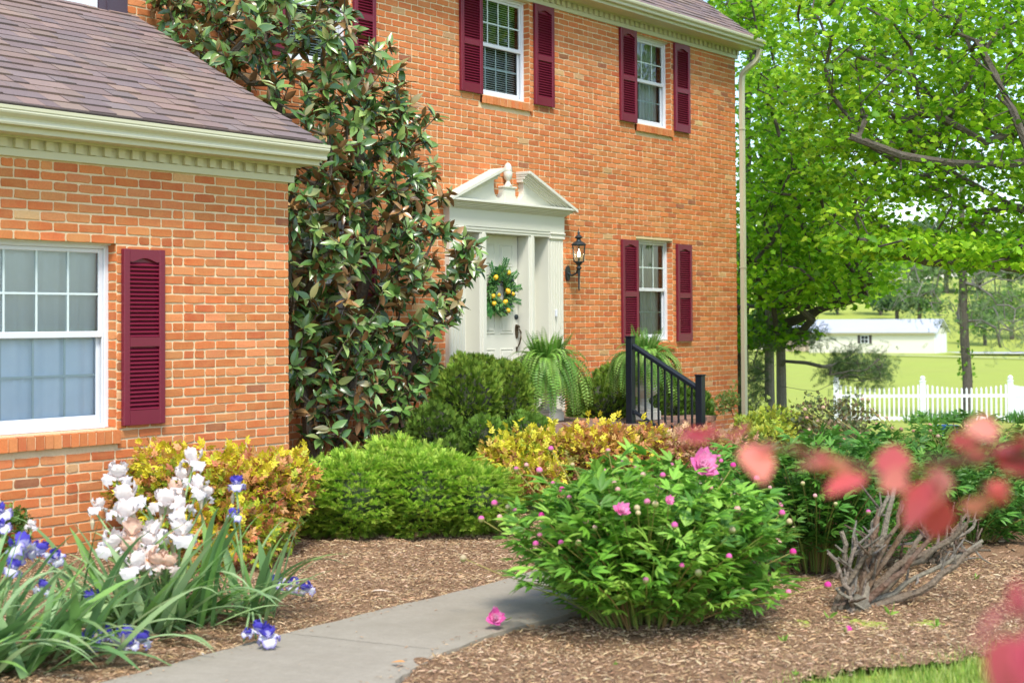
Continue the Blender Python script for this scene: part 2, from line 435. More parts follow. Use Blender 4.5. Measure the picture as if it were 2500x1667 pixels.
# wing wall
wh = [(WING[0] - WX0, WING[1] - WX0, WING[2], WING[3])]
g = G(); wall_sheet(g, (WX0, WY, -.3), (1, 0, 0), (0, 0, 1), WX1 - WX0, WZT + .4, [(a, b, c + .3, d + .3) for a, b, c, d in wh])
g.box(WX1 - .006, WX1, WY + .002, MY + .2, -.3, 3.0)
ww = g.build('wing_wall', MM, house); tag(ww, 'orange brick wall of the one-storey wing')
g = G(); brick_field(g, (WX0, WY, 0), (1, 0, 0), (0, 0, 1), (0, -1, 0), WX1 - WX0, WZT, wh + [(WING[0] - WX0, WING[1] - WX0 + .01, WING[2] - .105, WING[2])], ch=.0677, off=.085)
brick_field(g, (WX1, WY, 0), (0, 1, 0), (0, 0, 1), (1, 0, 0), 2.0, WZT, ch=.0677)
brick_field(g, (WING[1], WY, WING[2]), (0, 1, 0), (0, 0, 1), (-1, 0, 0), .10, WING[3] - WING[2], ch=.0677, bl=.24, proud=.004)
g.build('brickwork', MB, ww)
# reveals (mortar backing)
for (a, b, c, d), y in [(x, MY) for x in WINS.values()] + [(WING, WY)]:
    g = G(); g.box(a - .02, b + .02, y + .002, y + .13, d, d + .02); g.box(a - .02, b + .02, y + .002, y + .11, c - .02, c - .001)
    g.box(b, b + .02, y + .002, y + .13, c, d); g.box(a - .02, a, y + .002, y + .13, c, d)
    g.build('window_reveal', MM, house)
# windows
def shutter(x0, x1, z0, z1, y, rail=None):
    g = G(); W = x1 - x0; t = .045; fr = .052; H = z1 - z0
    yf = y - t; zr = z0 + H * .47 if rail is None else rail
    g.bbox(x0, x0 + fr, yf, y - .006, z0, z1); g.bbox(x1 - fr, x1, yf, y - .006, z0, z1)
    g.box(x0 + fr, x1 - fr, yf + .002, y - .006, z0 + .002, z0 + .105); g.box(x0 + fr, x1 - fr, yf + .002, y - .006, zr - .03, zr + .035)
    # arched top rail
    n = 10; xs = np.linspace(x0 + fr, x1 - fr, n + 1); ar = [z1 - .09 + .028 * max(0, math.sin(math.pi * (i / n - .12) / .76)) ** 1.0 if .12 < i / n < .88 else z1 - .09 for i in range(n + 1)]
    pts = [(xs[i], ar[i]) for i in range(n + 1)] + [(x1 - fr, z1 - .002), (x0 + fr, z1 - .002)]
    g.prism(pts, yf + .002, y - .006, axis=1)
    g.box(x0 + fr, x1 - fr, y - .014, y - .008, z0 + .1, z1 - .05)
    for a, b in ((z0 + .108, zr - .034), (zr + .038, z1 - .088)):
        k = max(3, round((b - a) / .0295)); s_ = (b - a) / k
        for i in range(k):
            z = a + i * s_
            g.prism([(yf + .006, z + .001), (yf + .009, z - .001), (y - .013, z + s_ * .72), (y - .013, z + s_ * .88)], x0 + fr - .002, x1 - fr + .002)
    return g.build('shutter', MBUR, house)
def window(a, b, c, d, y, cols, style, sill=True, scr=True):
    yy = y + .085   # frame face
    g = G(); f = .038
    g.bbox(a, a + f, yy, yy + .07, c, d); g.bbox(b - f, b, yy, yy + .07, c, d); g.bbox(a + f, b - f, yy + .001, yy + .07, d - f, d); g.bbox(a + f, b - f, yy - .012, yy + .07, c, c + f * .9)
    g.bbox(a - .006, b + .006, yy - .03, yy + .01, d - .012, d + .008)
    win = g.build('window', MVIN, house)
    zm = (c + d) / 2 + .01; sf = .036
    g = G()   # upper sash in front, lower sash behind
    ya, yb = yy + .014, yy + .040
    x0, x1 = a + f, b - f
    g.bbox(x0, x0 + sf, ya, ya + .025, zm - .018, d - f); g.bbox(x1 - sf, x1, ya, ya + .025, zm - .018, d - f)
    g.bbox(x0 + sf, x1 - sf, ya + .001, ya + .025, d - f - sf * .8, d - f); g.bbox(x0, x1, ya - .006, ya + .026, zm - .022, zm + .022)
    g.bbox(x0, x0 + sf, yb, yb + .025, c + f * .9, zm - .02); g.bbox(x1 - sf, x1, yb, yb + .025, c + f * .9, zm - .02)
    g.bbox(x0 + sf, x1 - sf, yb + .001, yb + .025, c + f * .9, c + f * .9 + .055)
    g.bbox(x1 - .014, x1 - .002, ya - .008, ya + .01, c + f, zm - .02)   # screen track
    g.build('sash', MVIN, win)
    g = G(); m = .0075
    for i in range(1, cols):
        x = x0 + sf + (x1 - x0 - 2 * sf) * i / cols; g.box(x - m, x + m, ya + .003, ya + .009, zm + .02, d - f - sf * .8); g.box(x - m, x + m, yb + .016, yb + .021, c + f, zm - .02)
    zu = (zm + d - f - sf) / 2; zl = (c + f * .9 + .055 + zm) / 2
    g.box(x0 + sf, x1 - sf, ya + .0035, ya + .0085, zu - m, zu + m); g.box(x0 + sf, x1 - sf, yb + .0165, yb + .0205, zl - m, zl + m)
    g.build('muntin', MMUN, win)
    g = G(); g.add([(x0 + sf, ya + .012, zm + .02), (x1 - sf, ya + .012, zm + .02), (x1 - sf, ya + .012, d - f - sf * .8), (x0 + sf, ya + .012, d - f - sf * .8)], [(0, 1, 2, 3)]); g.build('pane', MGLS, win)
    g = G(); g.add([(x0 + sf, yb + .012, c + f), (x1 - sf, yb + .012, c + f), (x1 - sf, yb + .012, zm - .02), (x0 + sf, yb + .012, zm - .02)], [(0, 1, 2, 3)]); g.build('pane', MGLW if scr else MGLS, win)
    # room behind
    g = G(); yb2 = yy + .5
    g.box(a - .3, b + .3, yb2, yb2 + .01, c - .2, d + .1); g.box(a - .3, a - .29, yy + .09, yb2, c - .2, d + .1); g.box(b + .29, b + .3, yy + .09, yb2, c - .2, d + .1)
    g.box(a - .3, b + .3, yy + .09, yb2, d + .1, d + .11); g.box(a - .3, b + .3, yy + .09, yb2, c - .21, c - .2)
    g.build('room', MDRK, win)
    if style == 'blind':
        g = G(); z = d - .06
        while z > c + .04:
            g.prism([(yy + .11, z), (yy + .112, z - .001), (yy + .128, z + .012), (yy + .127, z + .013)], a + .03, b - .03, col=(.5, .5, .5)); z -= .026
        g.build('blind', MCUR, win)
    elif style == 'curtain':
        g = G()
        for side in (0, 1):
            n = 60; V = []
            for j in range(9):
                tz = j / 8; z = d - .02 - tz * (d - c)
                for i in range(n + 1):
                    t = i / n; wd = (.62 - .22 * math.sin(math.pi * min(1, tz * 1.2) / 2) ** 2) * (b - a) if side == 0 else .48 * (b - a)
                    x = (a + t * wd) if side == 0 else (b - t * wd)
                    V.append((x, yy + .14 + .012 * math.sin(t * 34 + side) + .006 * math.sin(t * 71), z))
            F = [(j * (n + 1) + i, j * (n + 1) + i + 1, (j + 1) * (n + 1) + i + 1, (j + 1) * (n + 1) + i) for j in range(8) for i in range(n)]
            g.add(V, F)
        g.build('curtain', MCUR, win, smooth=True)
    else:
        n = 40; V = []; g = G()
        for z in (c, d):
            for i in range(n + 1): V.append((a + (b - a) * i / n, yy + .09 + .012 * math.sin(i * 1.1), z))
        g.add(V, [(i, i + 1, n + 2 + i, n + 1 + i) for i in range(n)]); g.build('curtain', MSKY, win, smooth=True)  # added sheet behind the wing glass, coloured as the sky's hazy reflection
    # rowlock brick sill
    if sill:
        g = G(); n = max(4, round((b - a + .02) / .071)); s_ = (b - a + .02) / n
        for i in range(n):
            xa = a - .005 + i * s_ + .005; xb = a - .005 + (i + 1) * s_ - .005; cc = pal(BR_COL, 1, .15, BR_W)[0]
            z0 = c - .104 + rng.normal(0, .002); fy = y - .035 + rng.normal(0, .002)
            g.prism([(fy, z0), (y + .1, z0 + .01), (y + .1, c + .004), (fy + .002, c - .016)], xa, xb, col=cc)
        sl_ = g.build('brick_sill', MB, win)
        g = G(); g.box(a, b + .005, y - .026, y + .1, c - .100, c - .02); g.build('sill_mortar', MM, sl_)
    return win
window(*WINS['w1'], MY, 4, 'blind'); window(*WINS['w2'], MY, 3, 'curtain'); window(*WINS['w3'], MY, 3, 'curtain')
window(*WINS['w0'], MY, 4, 'blind'); window(*WINS['w4'], MY, 4, 'curtain')
window(*WING, WY, 4, 'sky_sheet')
SH = .385
for (x0, x1, z0, z1, y) in [(12.885, 13.27, 4.115, 5.318, MY), (14.275, 14.66, 4.115, 5.318, MY), (16.125, 16.505, 4.115, 5.318, MY), (17.465, 17.86, 4.110, 5.31, MY),
                            (16.13, 16.51, 1.265, 2.593, MY), (17.49, 17.87, 1.265, 2.58, MY), (11.165, 11.49, 4.115, 5.318, MY), (9.83, 10.215, 4.115, 5.318, MY),
                            (11.165, 11.49, 1.265, 2.59, MY), (9.83, 10.215, 1.265, 2.59, MY), (6.675, 7.038, .838, 2.072, WY)]:
    shutter(x0, x1, z0, z1, y - .004)
# cornices with dentils
def cornice(x0, x1, y, zb, sof, gy, roofy, gtop, gx1, name, d=(.058, .118), lab=None, ret=True):
    """frieze with dentils, soffit and crown on wall plane y; zb bottom of the frieze, sof soffit height, gy front of gutter"""
    g = G(); dh0 = zb + .055
    g.bbox(x0, x1 + .045, y - .03, y + .02, zb, dh0 - .002, .003)
    g.box(x0, x1 + .04, y - .022, y + .02, dh0 - .002, sof)
    fy = gy + .10
    n = int((x1 + .04 - x0) / d[1])
    for i in range(n):
        xb = x1 + .04 - i * d[1]; g.box(xb - d[0], xb, y - .052, y - .021, dh0, sof - .002)
    g.box(x0, x1 + .13, fy, y + .01, sof, sof + .02)
    g.prism([(y - .052, sof - .001), (y - .075, sof + .0), (y - .075, sof - .012), (y - .055, sof - .014)], x0, x1 + .06)
    g.prism([(fy + .0, sof + .02), (fy + .0, sof - .006), (fy + .03, sof - .006), (fy + .035, sof + .02)], x0, x1 + .13)
    g.box(x0, gx1 - .03, fy - .014, fy + .004, sof - .004, gtop - .01)
    if ret: g.box(x1 + .11, x1 + .13, fy, y + .3, sof + .0, gtop - .02)
    o = g.build('cornice', MCRM, house)
    g = G(); h = gtop - (sof + .035); zb2 = gtop - h
    prof = [(fy - .016, zb2), (gy + .035, zb2), (gy + .030, zb2 + .012), (gy + .032, zb2 + .02)]
    for t in np.linspace(0, 1, 7): prof.append((gy + .032 - .030 * t + .010 * math.sin(2 * math.pi * t), zb2 + .02 + (h - .045) * t))
    prof += [(gy - .004, gtop - .022), (gy - .006, gtop), (gy + .012, gtop), (gy + .010, gtop - .012), (fy - .024, zb2 + .01), (fy - .022, gtop - .004), (fy - .016, gtop - .004)]
    g.prism(prof, x0, gx1, cap=False)
    V = [(gx1, a, b) for a, b in prof[:13]] + [(gx1, fy - .02, gtop - .01)]
    V2 = [(gx1 - .003, a, b) for _, a, b in V]
    g.add(V, [tuple(range(len(V)))]); g.add(V2, [tuple(range(len(V)))[::-1]])
    gt = g.build('gutter', MCRM, house)
    return o
cornice(WX0, WX1, WY, 2.645, 2.775, -2.06, -1.93, 2.925, 8.42, 'wing')
cornice(11.0, MX1, MY, 5.322, 5.452, -.10, 0, 5.575, 19.40, 'main')
# shingled roofs
def shingles(X0, X1, Y0, z0, slope, Lr, step=.127, extra=None):
    g = G(); a = math.atan(slope); u = np.array([1., 0, 0]); v = np.array([0, math.cos(a), math.sin(a)]); n = np.array([0, -math.sin(a), math.cos(a)]); O = np.array([X0, Y0, z0])
    SCOL = [(.195, .14, .12), (.23, .165, .135), (.17, .13, .12), (.25, .18, .14), (.19, .15, .14), (.155, .125, .12)]
    rows = int(Lr / step); W = X1 - X0
    for r in range(-1, rows):
        x = -rng.uniform(0, .3); V = []; F = []; cc = []
        while x < W:
            w_ = rng.choice([.12, .17, .22, .28, .34]); a0, a1 = max(0, x), min(W, x + w_ - .003); x += w_
            if a1 - a0 < .01: continue
            t = .0045 + (.007 if rng.random() < .45 else 0); s0 = r * step + rng.normal(0, .0012); s1 = s0 + step * 1.15
            if r < 0: s0 = -.02; t = .006
            P = []
            for (xx, ss, h) in ((a0, s0, .004), (a1, s0, .004), (a1, s0, t + .008), (a0, s0, t + .008), (a1, s1, .002 + t * .3), (a0, s1, .002 + t * .3)):
                P.append(O + u * xx + v * ss + n * h)
            i = len(V); V += P; F += [(i, i + 1, i + 2, i + 3), (i + 3, i + 2, i + 4, i + 5), (i, i + 3, i + 5, i), ]
            F[-1] = (i, i + 3, i + 5)
            F.append((i + 1, i + 4, i + 2)); c = pal(SCOL, 1, .1)[0]; cc += [c] * 6
        g.add(V, F, np.array(cc))
    return g, O, u, v, n
g, O, u, v, n = shingles(WX0, 8.43, -1.955, 2.955, .568, 3.4)
rf = g.build('wing_roof', MSHG, house); tag(rf, 'brown architectural shingle roof of the low wing')
g = G(); P = [O, O + u * (8.42 - WX0), O + u * (8.42 - WX0) + v * 3.4, O + v * 3.4]; P2 = [p - n * .03 for p in P]
g.add(P + P2, [(0, 1, 2, 3), (7, 6, 5, 4), (0, 4, 5, 1), (1, 5, 6, 2), (2, 6, 7, 3), (3, 7, 4, 0)]); g.build('roof_deck', MPUR, rf)
g, O, u, v, n = shingles(11.0, 19.36, -.005, 5.60, .74, 3.0)
rf = g.build('main_roof', MSHG, house); tag(rf, 'steep brown shingle roof of the two-storey house')
g = G(); P = [O, O + u * (19.35 - 11.0), O + u * (19.35 - 11.0) + v * 3.0, O + v * 3.0]; P2 = [p - n * .03 for p in P]
g.add(P + P2, [(0, 1, 2, 3), (7, 6, 5, 4), (0, 4, 5, 1), (1, 5, 6, 2), (2, 6, 7, 3), (3, 7, 4, 0)]); g.build('roof_deck', MPUR, rf)
g = G(); g.box(8.03, 8.327, .285, .33, 4.1, 6.2); g.box(8.10, 8.112, .268, .288, 4.2, 6.2)
for k in range(14):   # step flashing along the foot of the facade
    pass
g.build('wall_flashing', MPUR, house)
g = G(); g.box(7.2, 8.029, .32, .36, 4.1, 6.2); g.box(7.93, 8.02, .30, .33, 4.1, 6.2); g.build('siding', MVIN, house)
# gable end board
g = G(); g.prism([(.0 + .02, 5.47), (MY + .3, 5.47), (MY + 3, 7.9), (MY + 3, 7.75)], 19.20, 19.215, col=(.5, .5, .5)); g.box(19.17, 19.205, MY + .02, 5, -.3, 5.5); g.build('gable', MM, house)
# downspout
g = G(); xd = 19.30
path = [(xd + .07, -.02, 5.46), (xd + .07, .0, 5.34), (xd + .05, .05, 5.27), (xd + .0, .17, 5.17), (xd - .03, .215, 5.10), (xd - .035, .225, 4.98), (xd - .035, .225, 3.6), (xd - .035, .225, .10)]
P = []
for i in range(len(path) - 1):
    a, b = np.array(path[i]), np.array(path[i + 1])
    for k in range(5): P.append(a + (b - a) * k / 5)
P.append(np.array(path[-1])); P = np.array(P)
for _ in range(2): P[1:-1] = (P[:-2] + 2 * P[1:-1] + P[2:]) / 4
pr = [(-.038, -.028), (-.038, .028), (.038, .028), (.038, -.028), (.03, -.036), (.015, -.03), (0, -.036), (-.015, -.03), (-.03, -.036)]
V = []; m = len(pr)
for i, p in enumerate(P):
    t = norm(P[min(i + 1, len(P) - 1)] - P[max(0, i - 1)]); a = np.array([1., 0, 0]); a = norm(a - t * (a @ t)); b = np.cross(t, a)
    if b[1] > 0: b = b
    for (q, r_) in pr: V.append(p + a * q - b * r_ * -1)
F = [(i * m + k, i * m + (k + 1) % m, (i + 1) * m + (k + 1) % m, (i + 1) * m + k) for i in range(len(P) - 1) for k in range(m)]
g.add(V, F)
for z in (4.3, 2.3): g.box(xd - .080, xd + .010, .19, .27, z, z + .015)
g.build('downspout', MCRM, house)
# ---------------- door surround
YS = .22
g = G()
def pil(x0, x1):
    g.bbox(x0 - .0, x1, YS, MY + .01, .47, .64, .006)
    g.box(x0 + .01, x1 - .01, YS + .012, MY + .01, .64, 2.53)
    nf = 5; fw = (x1 - x0 - .02) / nf
    for i in range(nf): a = x0 + .01 + i * fw; g.bbox(a + .012, a + fw - .012, YS, YS + .014, .68, 2.50, .005)
    g.bbox(x0 - .004, x1 + .004, YS - .012, MY + .01, 2.53, 2.552, .004); g.bbox(x0 - .0, x1 + .0, YS - .004, MY + .01, 2.552, 2.61, .003); g.bbox(x0 - .008, x1 + .008, YS - .018, MY + .01, 2.585, 2.603, .004)
pil(12.616, 12.90); pil(14.50, 14.786)
for a, b in ((13.175, 13.30), (14.10, 14.215)):
    g.bbox(a, b, YS + .022, .46, .47, 2.55, .006); g.bbox(a + .035, b - .035, YS + .006, YS + .03, .47, 2.55, .005)
g.bbox(12.90, 14.50, YS + .012, .46, 2.548, 2.61, .004)
g.bbox(12.90, 14.50, YS + .004, YS + .03, 2.575, 2.61, .006)
g.box(12.616, 14.786, YS - .002, MY + .01, 2.611, 2.80)
# sidelight niches: deep panels with side returns
for a, b in ((12.90, 13.175), (14.215, 14.50)):
    g.box(a, b, .455, .47, .47, 2.55); g.box(a - .01, a + .001, YS + .03, .46, .47, 2.548); g.box(b - .001, b + .01, YS + .03, .46, .47, 2.548)
    g.bbox(a + .06, b - .06, .44, .456, .62, 1.3, .006); g.bbox(a + .06, b - .06, .44, .456, 1.42, 2.42, .006)
g.box(13.301, 14.099, YS + .05, .46, .47, .50)
def molding(prof, x0, x1): g.prism(prof, x0, x1)
# horizontal cornice with mitred ends
def ring_mold(x0, x1, yw, steps):
    for (dy, z0, z1) in steps: g.bbox(x0 - dy, x1 + dy, yw - dy, MY + .01, z0, z1, .003)
ring_mold(12.616, 14.786, YS, [(.012, 2.80, 2.812), (.03, 2.812, 2.826), (.05, 2.826, 2.842), (.07, 2.842, 2.858), (.085, 2.858, 2.874), (.12, 2.874, 2.90)])
# tympanum with the two scoops
CX0 = 13.70; SL = .415
zt = lambda x: 3.20 - SL * (abs(x - CX0) - .27)
ou = [(12.70, 2.90)]
sc = lambda c, r: [(c + r * math.cos(t), 3.055 + (r * 1.0) * math.sin(t)) for t in np.linspace(math.pi, 2 * math.pi, 11)]
left = [(13.42, zt(13.42))] + [(13.507 + .087 * math.cos(t), 3.06 + .105 * math.sin(t)) for t in np.linspace(math.pi, 2 * math.pi, 11)]
right = [(13.893 + .087 * math.cos(t), 3.06 + .105 * math.sin(t)) for t in np.linspace(math.pi, 2 * math.pi, 11)] + [(13.98, zt(13.98))]
# strips keep the faces convex
def strip(pts):
    for (x0, z0), (x1, z1) in zip(pts, pts[1:]):
        if abs(x1 - x0) < 1e-4: continue
        V = [(x0, YS + .008, 2.898), (x1, YS + .008, 2.898), (x1, YS + .008, z1), (x0, YS + .008, z0), (x0, MY + .005, 2.898), (x1, MY + .005, 2.898), (x1, MY + .005, z1), (x0, MY + .005, z0)]
        g.add(V, [(0, 1, 2, 3), (3, 2, 6, 7), (0, 3, 7, 4), (1, 5, 6, 2)])
strip([(12.62, 2.90), (12.7, zt(12.7)), (13.42, zt(13.42))]); strip(left[1:]); strip([(13.594, 3.06), (13.594, 3.085), (13.806, 3.085), (13.806, 3.06)]); strip(right[:-1]); strip([(13.98, zt(13.98)), (14.70, zt(14.7)), (14.78, 2.90)])
g.bbox(13.600, 13.800, YS - .012, MY, 2.90, 3.085, .006); g.bbox(13.585, 13.815, YS - .028, MY, 3.078, 3.10, .006)
# raking cornices
for sgn in (-1, 1):
    steps = [(.015, -.10, -.078), (.035, -.078, -.062), (.055, -.062, -.045), (.08, -.045, -.022), (.125, -.022, .012)]
    for (dy, a, b) in steps:
        xi, xo = CX0 + sgn * (.25 - 0 * dy), CX0 + sgn * (1.085 + dy)
        za = 3.275; zi0, zi1 = za + a, za + b; k = SL * (abs(xo - CX0) - .25)
        y0 = YS - dy; y1 = MY + .004
        V = [(xi, y0, zi0), (xo, y0, zi0 - k), (xo, y0, zi1 - k), (xi, y0, zi1), (xi, y1, zi0), (xo, y1, zi0 - k), (xo, y1, zi1 - k), (xi, y1, zi1)]
        if sgn > 0: g.add(V, [(0, 1, 2, 3), (7, 6, 5, 4), (3, 2, 6, 7), (1, 0, 4, 5), (0, 3, 7, 4), (2, 1, 5, 6)])
        else: g.add(V, [(3, 2, 1, 0), (4, 5, 6, 7), (7, 6, 2, 3), (5, 4, 0, 1), (4, 7, 3, 0), (6, 5, 1, 2)])
    xi = CX0 + sgn * .25
    for dd, z0, z1 in ((.125, 3.253, 3.287), (.08, 3.23, 3.253), (.05, 3.20, 3.23), (.02, 3.165, 3.20)):
        xa, xb = (xi - .012 - dd * .12, xi + .004) if sgn > 0 else (xi - .004, xi + .012 + dd * .12); g.bbox(xa, xb, YS - dd + .002, MY, z0, z1, .003)
ds = g.build('door_surround', MWHT, house); tag(ds, 'off-white colonial door surround with fluted pilasters and broken pediment')
g = G(); g.lathe([(0, 0), (.052, .002), (.052, .016), (.035, .024), (.028, .045), (.022, .06), (.026, .075), (.044, .095), (.052, .13), (.052, .165), (.046, .18), (.05, .185), (.046, .2), (.044, .225), (.036, .25), (.022, .268), (.008, .275), (0, .276)], (13.70, YS + .02, 3.098), 20); g.build('finial', MWHT, ds, smooth=True)
g = G(); g.bbox(14.575, 14.60, YS - .03, YS - .002, 1.60, 1.69, .006); g.build('doorbell', MVIN, ds)
# door
DX0, DX1 = 13.30, 14.10; DY = .405
g = G(); g.box(DX0 + .012, DX1 - .012, DY, DY + .04, .505, 2.545)
def panel(x0, x1, z0, z1):
    g.bbox(x0, x1, DY - .001, DY + .004, z0, z1, .002)
    g.bbox(x0 + .02, x1 - .02, DY - .010, DY + .004, z0 + .02, z1 - .02, .009)
    for (a, b, c, d) in ((x0 - .012, x0, z0 - .012, z1 + .012), (x1, x1 + .012, z0 - .012, z1 + .012)): g.bbox(a, b, DY - .008, DY + .003, c, d, .004)
    for (a, b, c, d) in ((x0, x1, z0 - .012, z0), (x0, x1, z1, z1 + .012)): g.bbox(a, b, DY - .008, DY + .003, c, d, .004)
for z0, z1 in ((2.20, 2.43), (1.42, 2.08), (.66, 1.22)):
    panel(13.42, 13.64, z0, z1); panel(13.76, 13.98, z0, z1)
dr = g.build('door', MWHT, house); tag(dr, 'off-white six-panel front door')
g = G(); g.box(DX0, DX0 + .012, DY + .01, DY + .04, .5, 2.55); g.box(DX1 - .012, DX1, DY + .01, DY + .04, .5, 2.55); g.box(DX0, DX1, DY + .045, DY + .06, .5, 2.56); g.build('door_gap', MDRK, dr)
g = G(); hx = 14.055
pl = [(hx + .024 * math.cos(t) * (1 + .25 * math.sin(t)), 1.43 + .085 * math.sin(t)) for t in np.linspace(0, 2 * math.pi, 18, endpoint=False)]
g.prism(pl, DY - .016, DY, axis=1)
g.tube([(hx, DY - .012, 1.45), (hx, DY - .05, 1.455), (hx + .004, DY - .068, 1.42), (hx + .002, DY - .07, 1.36), (hx, DY - .05, 1.29), (hx - .004, DY - .03, 1.25), (hx - .004, DY - .014, 1.225)], [.008, .009, .011, .011, .009, .007, .006], 8)
g.tube([(hx - .004, DY - .016, 1.25), (hx - .004, DY - .012, 1.19)], [.014, .006], 8)
g.tube([(hx, DY - .015, 1.475), (hx, DY - .045, 1.49)], [.012, .02], 8)
g.build('door_handle', MBRZ, dr, smooth=False)
g = G(); g.lathe([(0, 0), (.030, .0), (.032, .006), (.026, .02), (.018, .026), (0, .028)], (0, 0, 0), 16); V = g.V[0].copy(); g.V[0] = np.stack([V[:, 0] + hx - .002, DY - V[:, 2], V[:, 1] + 1.60], -1); g.build('deadbolt', MLNT, dr)

# ================================================================ GROUND
FH = norm(np.array([CF[0], CF[1]])); RH = np.array([FH[1], -FH[0]])
def T(x, y):
    """terrain height"""
    gx = (np.asarray(x) * FH[0] + (np.asarray(y) + 10.246) * FH[1]); lx = np.asarray(x) * RH[0] + (np.asarray(y) + 10.246) * RH[1]
    z = np.interp(gx, [-50, 15, 19, 40, 100, 185, 215, 330, 420, 900], [0, 0, -.05, -1.19, -2.2, -2.75, -2.9, 7.5, 13, 26])
    z = z + np.interp(gx, [60, 200, 400], [0, .5, 3.0]) * np.sin(lx * .021 + 1.0) * np.interp(gx, [150, 230], [0.15, 1])
    return z
gs = np.concatenate([np.arange(-12, 44, .7), np.arange(44, 120, 4), np.arange(120, 480, 10), np.arange(480, 1500, 90)])
ls = np.concatenate([np.arange(-420, -40, 20), np.arange(-40, 40, 1.4), np.arange(40, 420, 20)])
GG, LL = np.meshgrid(gs, ls, indexing='ij')
X = GG * FH[0] + LL * RH[0]; Y = GG * FH[1] + LL * RH[1] - 10.246
Z = T(X, Y) - .014 + .012 * np.sin(X * 2.3) * np.sin(Y * 1.9)
nI, nJ = GG.shape; i, j = np.meshgrid(np.arange(nI - 1), np.arange(nJ - 1), indexing='ij'); a = (i * nJ + j).ravel()
MLAWN = mat('lawn', (.40, .48, .075), .9, spec=.1, noise=[(.05, .6, (.40, .41, .09)), (.6, .5, (.26, .32, .055)), (9, .5, (.38, .41, .12)), (60, .5, (.17, .22, .04))], bump=(35, .8, .03))
g = G(); g.add(np.stack([X, Y, Z], -1).reshape(-1, 3), np.stack([a, a + nJ, a + nJ + 1, a + 1], -1)); o = g.build('ground', MLAWN, smooth=True); tag(o, kind='structure')
# mulch bed
bed = [onZ(*p, 0)[:2] for p in ((1700, 1800), (1960, 1672), (2120, 1648), (2300, 1628), (2440, 1604), (2560, 1585))] + [(9.3, -8.1), (12.6, -7.0), (13.0, -6.35), (12.4, -5.75), (13.6, -5.2), (16.5, -4.4), (19.8, -2.6), (20.3, .28), (3.0, .28), (2.5, -8.5)]
def undul(x, y): return .012 * np.sin(x * 3.1 + 1) * np.cos(y * 2.7) + .009 * np.sin(x * 7.3 + y * 5.1) + .006 * np.sin(x * 15 - y * 13)
def bedz(x, y): return .012 + undul(np.asarray(x), np.asarray(y)) + np.maximum(T(x, y), -1)
xs = np.arange(2.5, 20.4, .055); ys = np.arange(-8.7, .3, .055); XX, YY = np.meshgrid(xs, ys, indexing='ij')
P = np.stack([XX, YY], -1).reshape(-1, 2); ins = inpoly(P + np.stack([.04 * np.sin(P[:, 1] * 9), .04 * np.sin(P[:, 0] * 8)], -1), bed)
nI, nJ = XX.shape; i, j = np.meshgrid(np.arange(nI - 1), np.arange(nJ - 1), indexing='ij'); a = (i * nJ + j).ravel()
F = np.stack([a, a + nJ, a + nJ + 1, a + 1], -1); F = F[ins[F].all(1)]
ZZ = bedz(P[:, 0], P[:, 1]) + rng.normal(0, .0035, len(P))
g = G(); g.add(np.c_[P, ZZ], F); o = g.build('mulch_bed', MMUL, smooth=True); tag(o, kind='structure')
# concrete path
PATH_L = [(3.2, -5.02), (4.277, -4.972), (5.0, -4.90), (5.9, -4.86), (6.83, -4.85), (7.8, -4.72), (8.8, -4.45), (10, -4.0), (11.2, -3.35), (11.9, -2.6)]
PATH_R = [(3.4, -6.15), (4.55, -6.05), (5.25, -5.80), (5.75, -5.72), (6.6, -5.74), (8.2, -5.5), (9.3, -5.1), (10.7, -4.6), (12.0, -4.0), (13.2, -2.75)]
def slab(name, i0, t0, i1, t1):
    def cut(L):
        L = np.array(L, float); ts = np.linspace(i0 + t0, i1 + t1, 34); return np.stack([np.interp(ts, np.arange(len(L)), L[:, k]) for k in (0, 1)], -1)
    A, B = cut(PATH_L), cut(PATH_R); n = len(A); m = 9; V = []
    for k in range(n):
        for q in range(m):
            p = A[k] + (B[k] - A[k]) * q / (m - 1) + (rng.normal(0, .006, 2) if q in (0, m - 1) else 0); V.append((p[0], p[1], .040 + (.001 * math.sin(k * 2.1 + q)) - (.006 if q in (0, m - 1) or k in (0, n - 1) else 0)))
    F = [(k * m + q, k * m + q + 1, (k + 1) * m + q + 1, (k + 1) * m + q) for k in range(n - 1) for q in range(m - 1)]
    rim = [k * m for k in range(n)] + [(n - 1) * m + q for q in range(1, m)] + [k * m + m - 1 for k in range(n - 2, -1, -1)] + [q for q in range(m - 2, 0, -1)]
    b = len(V); V += [(V[r][0], V[r][1], -.06) for r in rim]
    F += [(rim[k], rim[(k + 1) % len(rim)], b + (k + 1) % len(rim), b + k) for k in range(len(rim))]
    g = G(); g.add(V, F); return g
g = slab('a', 0, 0, 2, .20); g2 = slab('b', 2, .214, 9, 0)
for V, F in zip(g2.V, [None]): pass
gg = G(); gg.add(g.V[0], g.F); gg.add(g2.V[0], g2.F); o = gg.build('path', MCON); tag(o, kind='structure')
def onpath(P):
    poly = PATH_L + PATH_R[::-1]; return inpoly(np.asarray(P)[:, :2], poly)
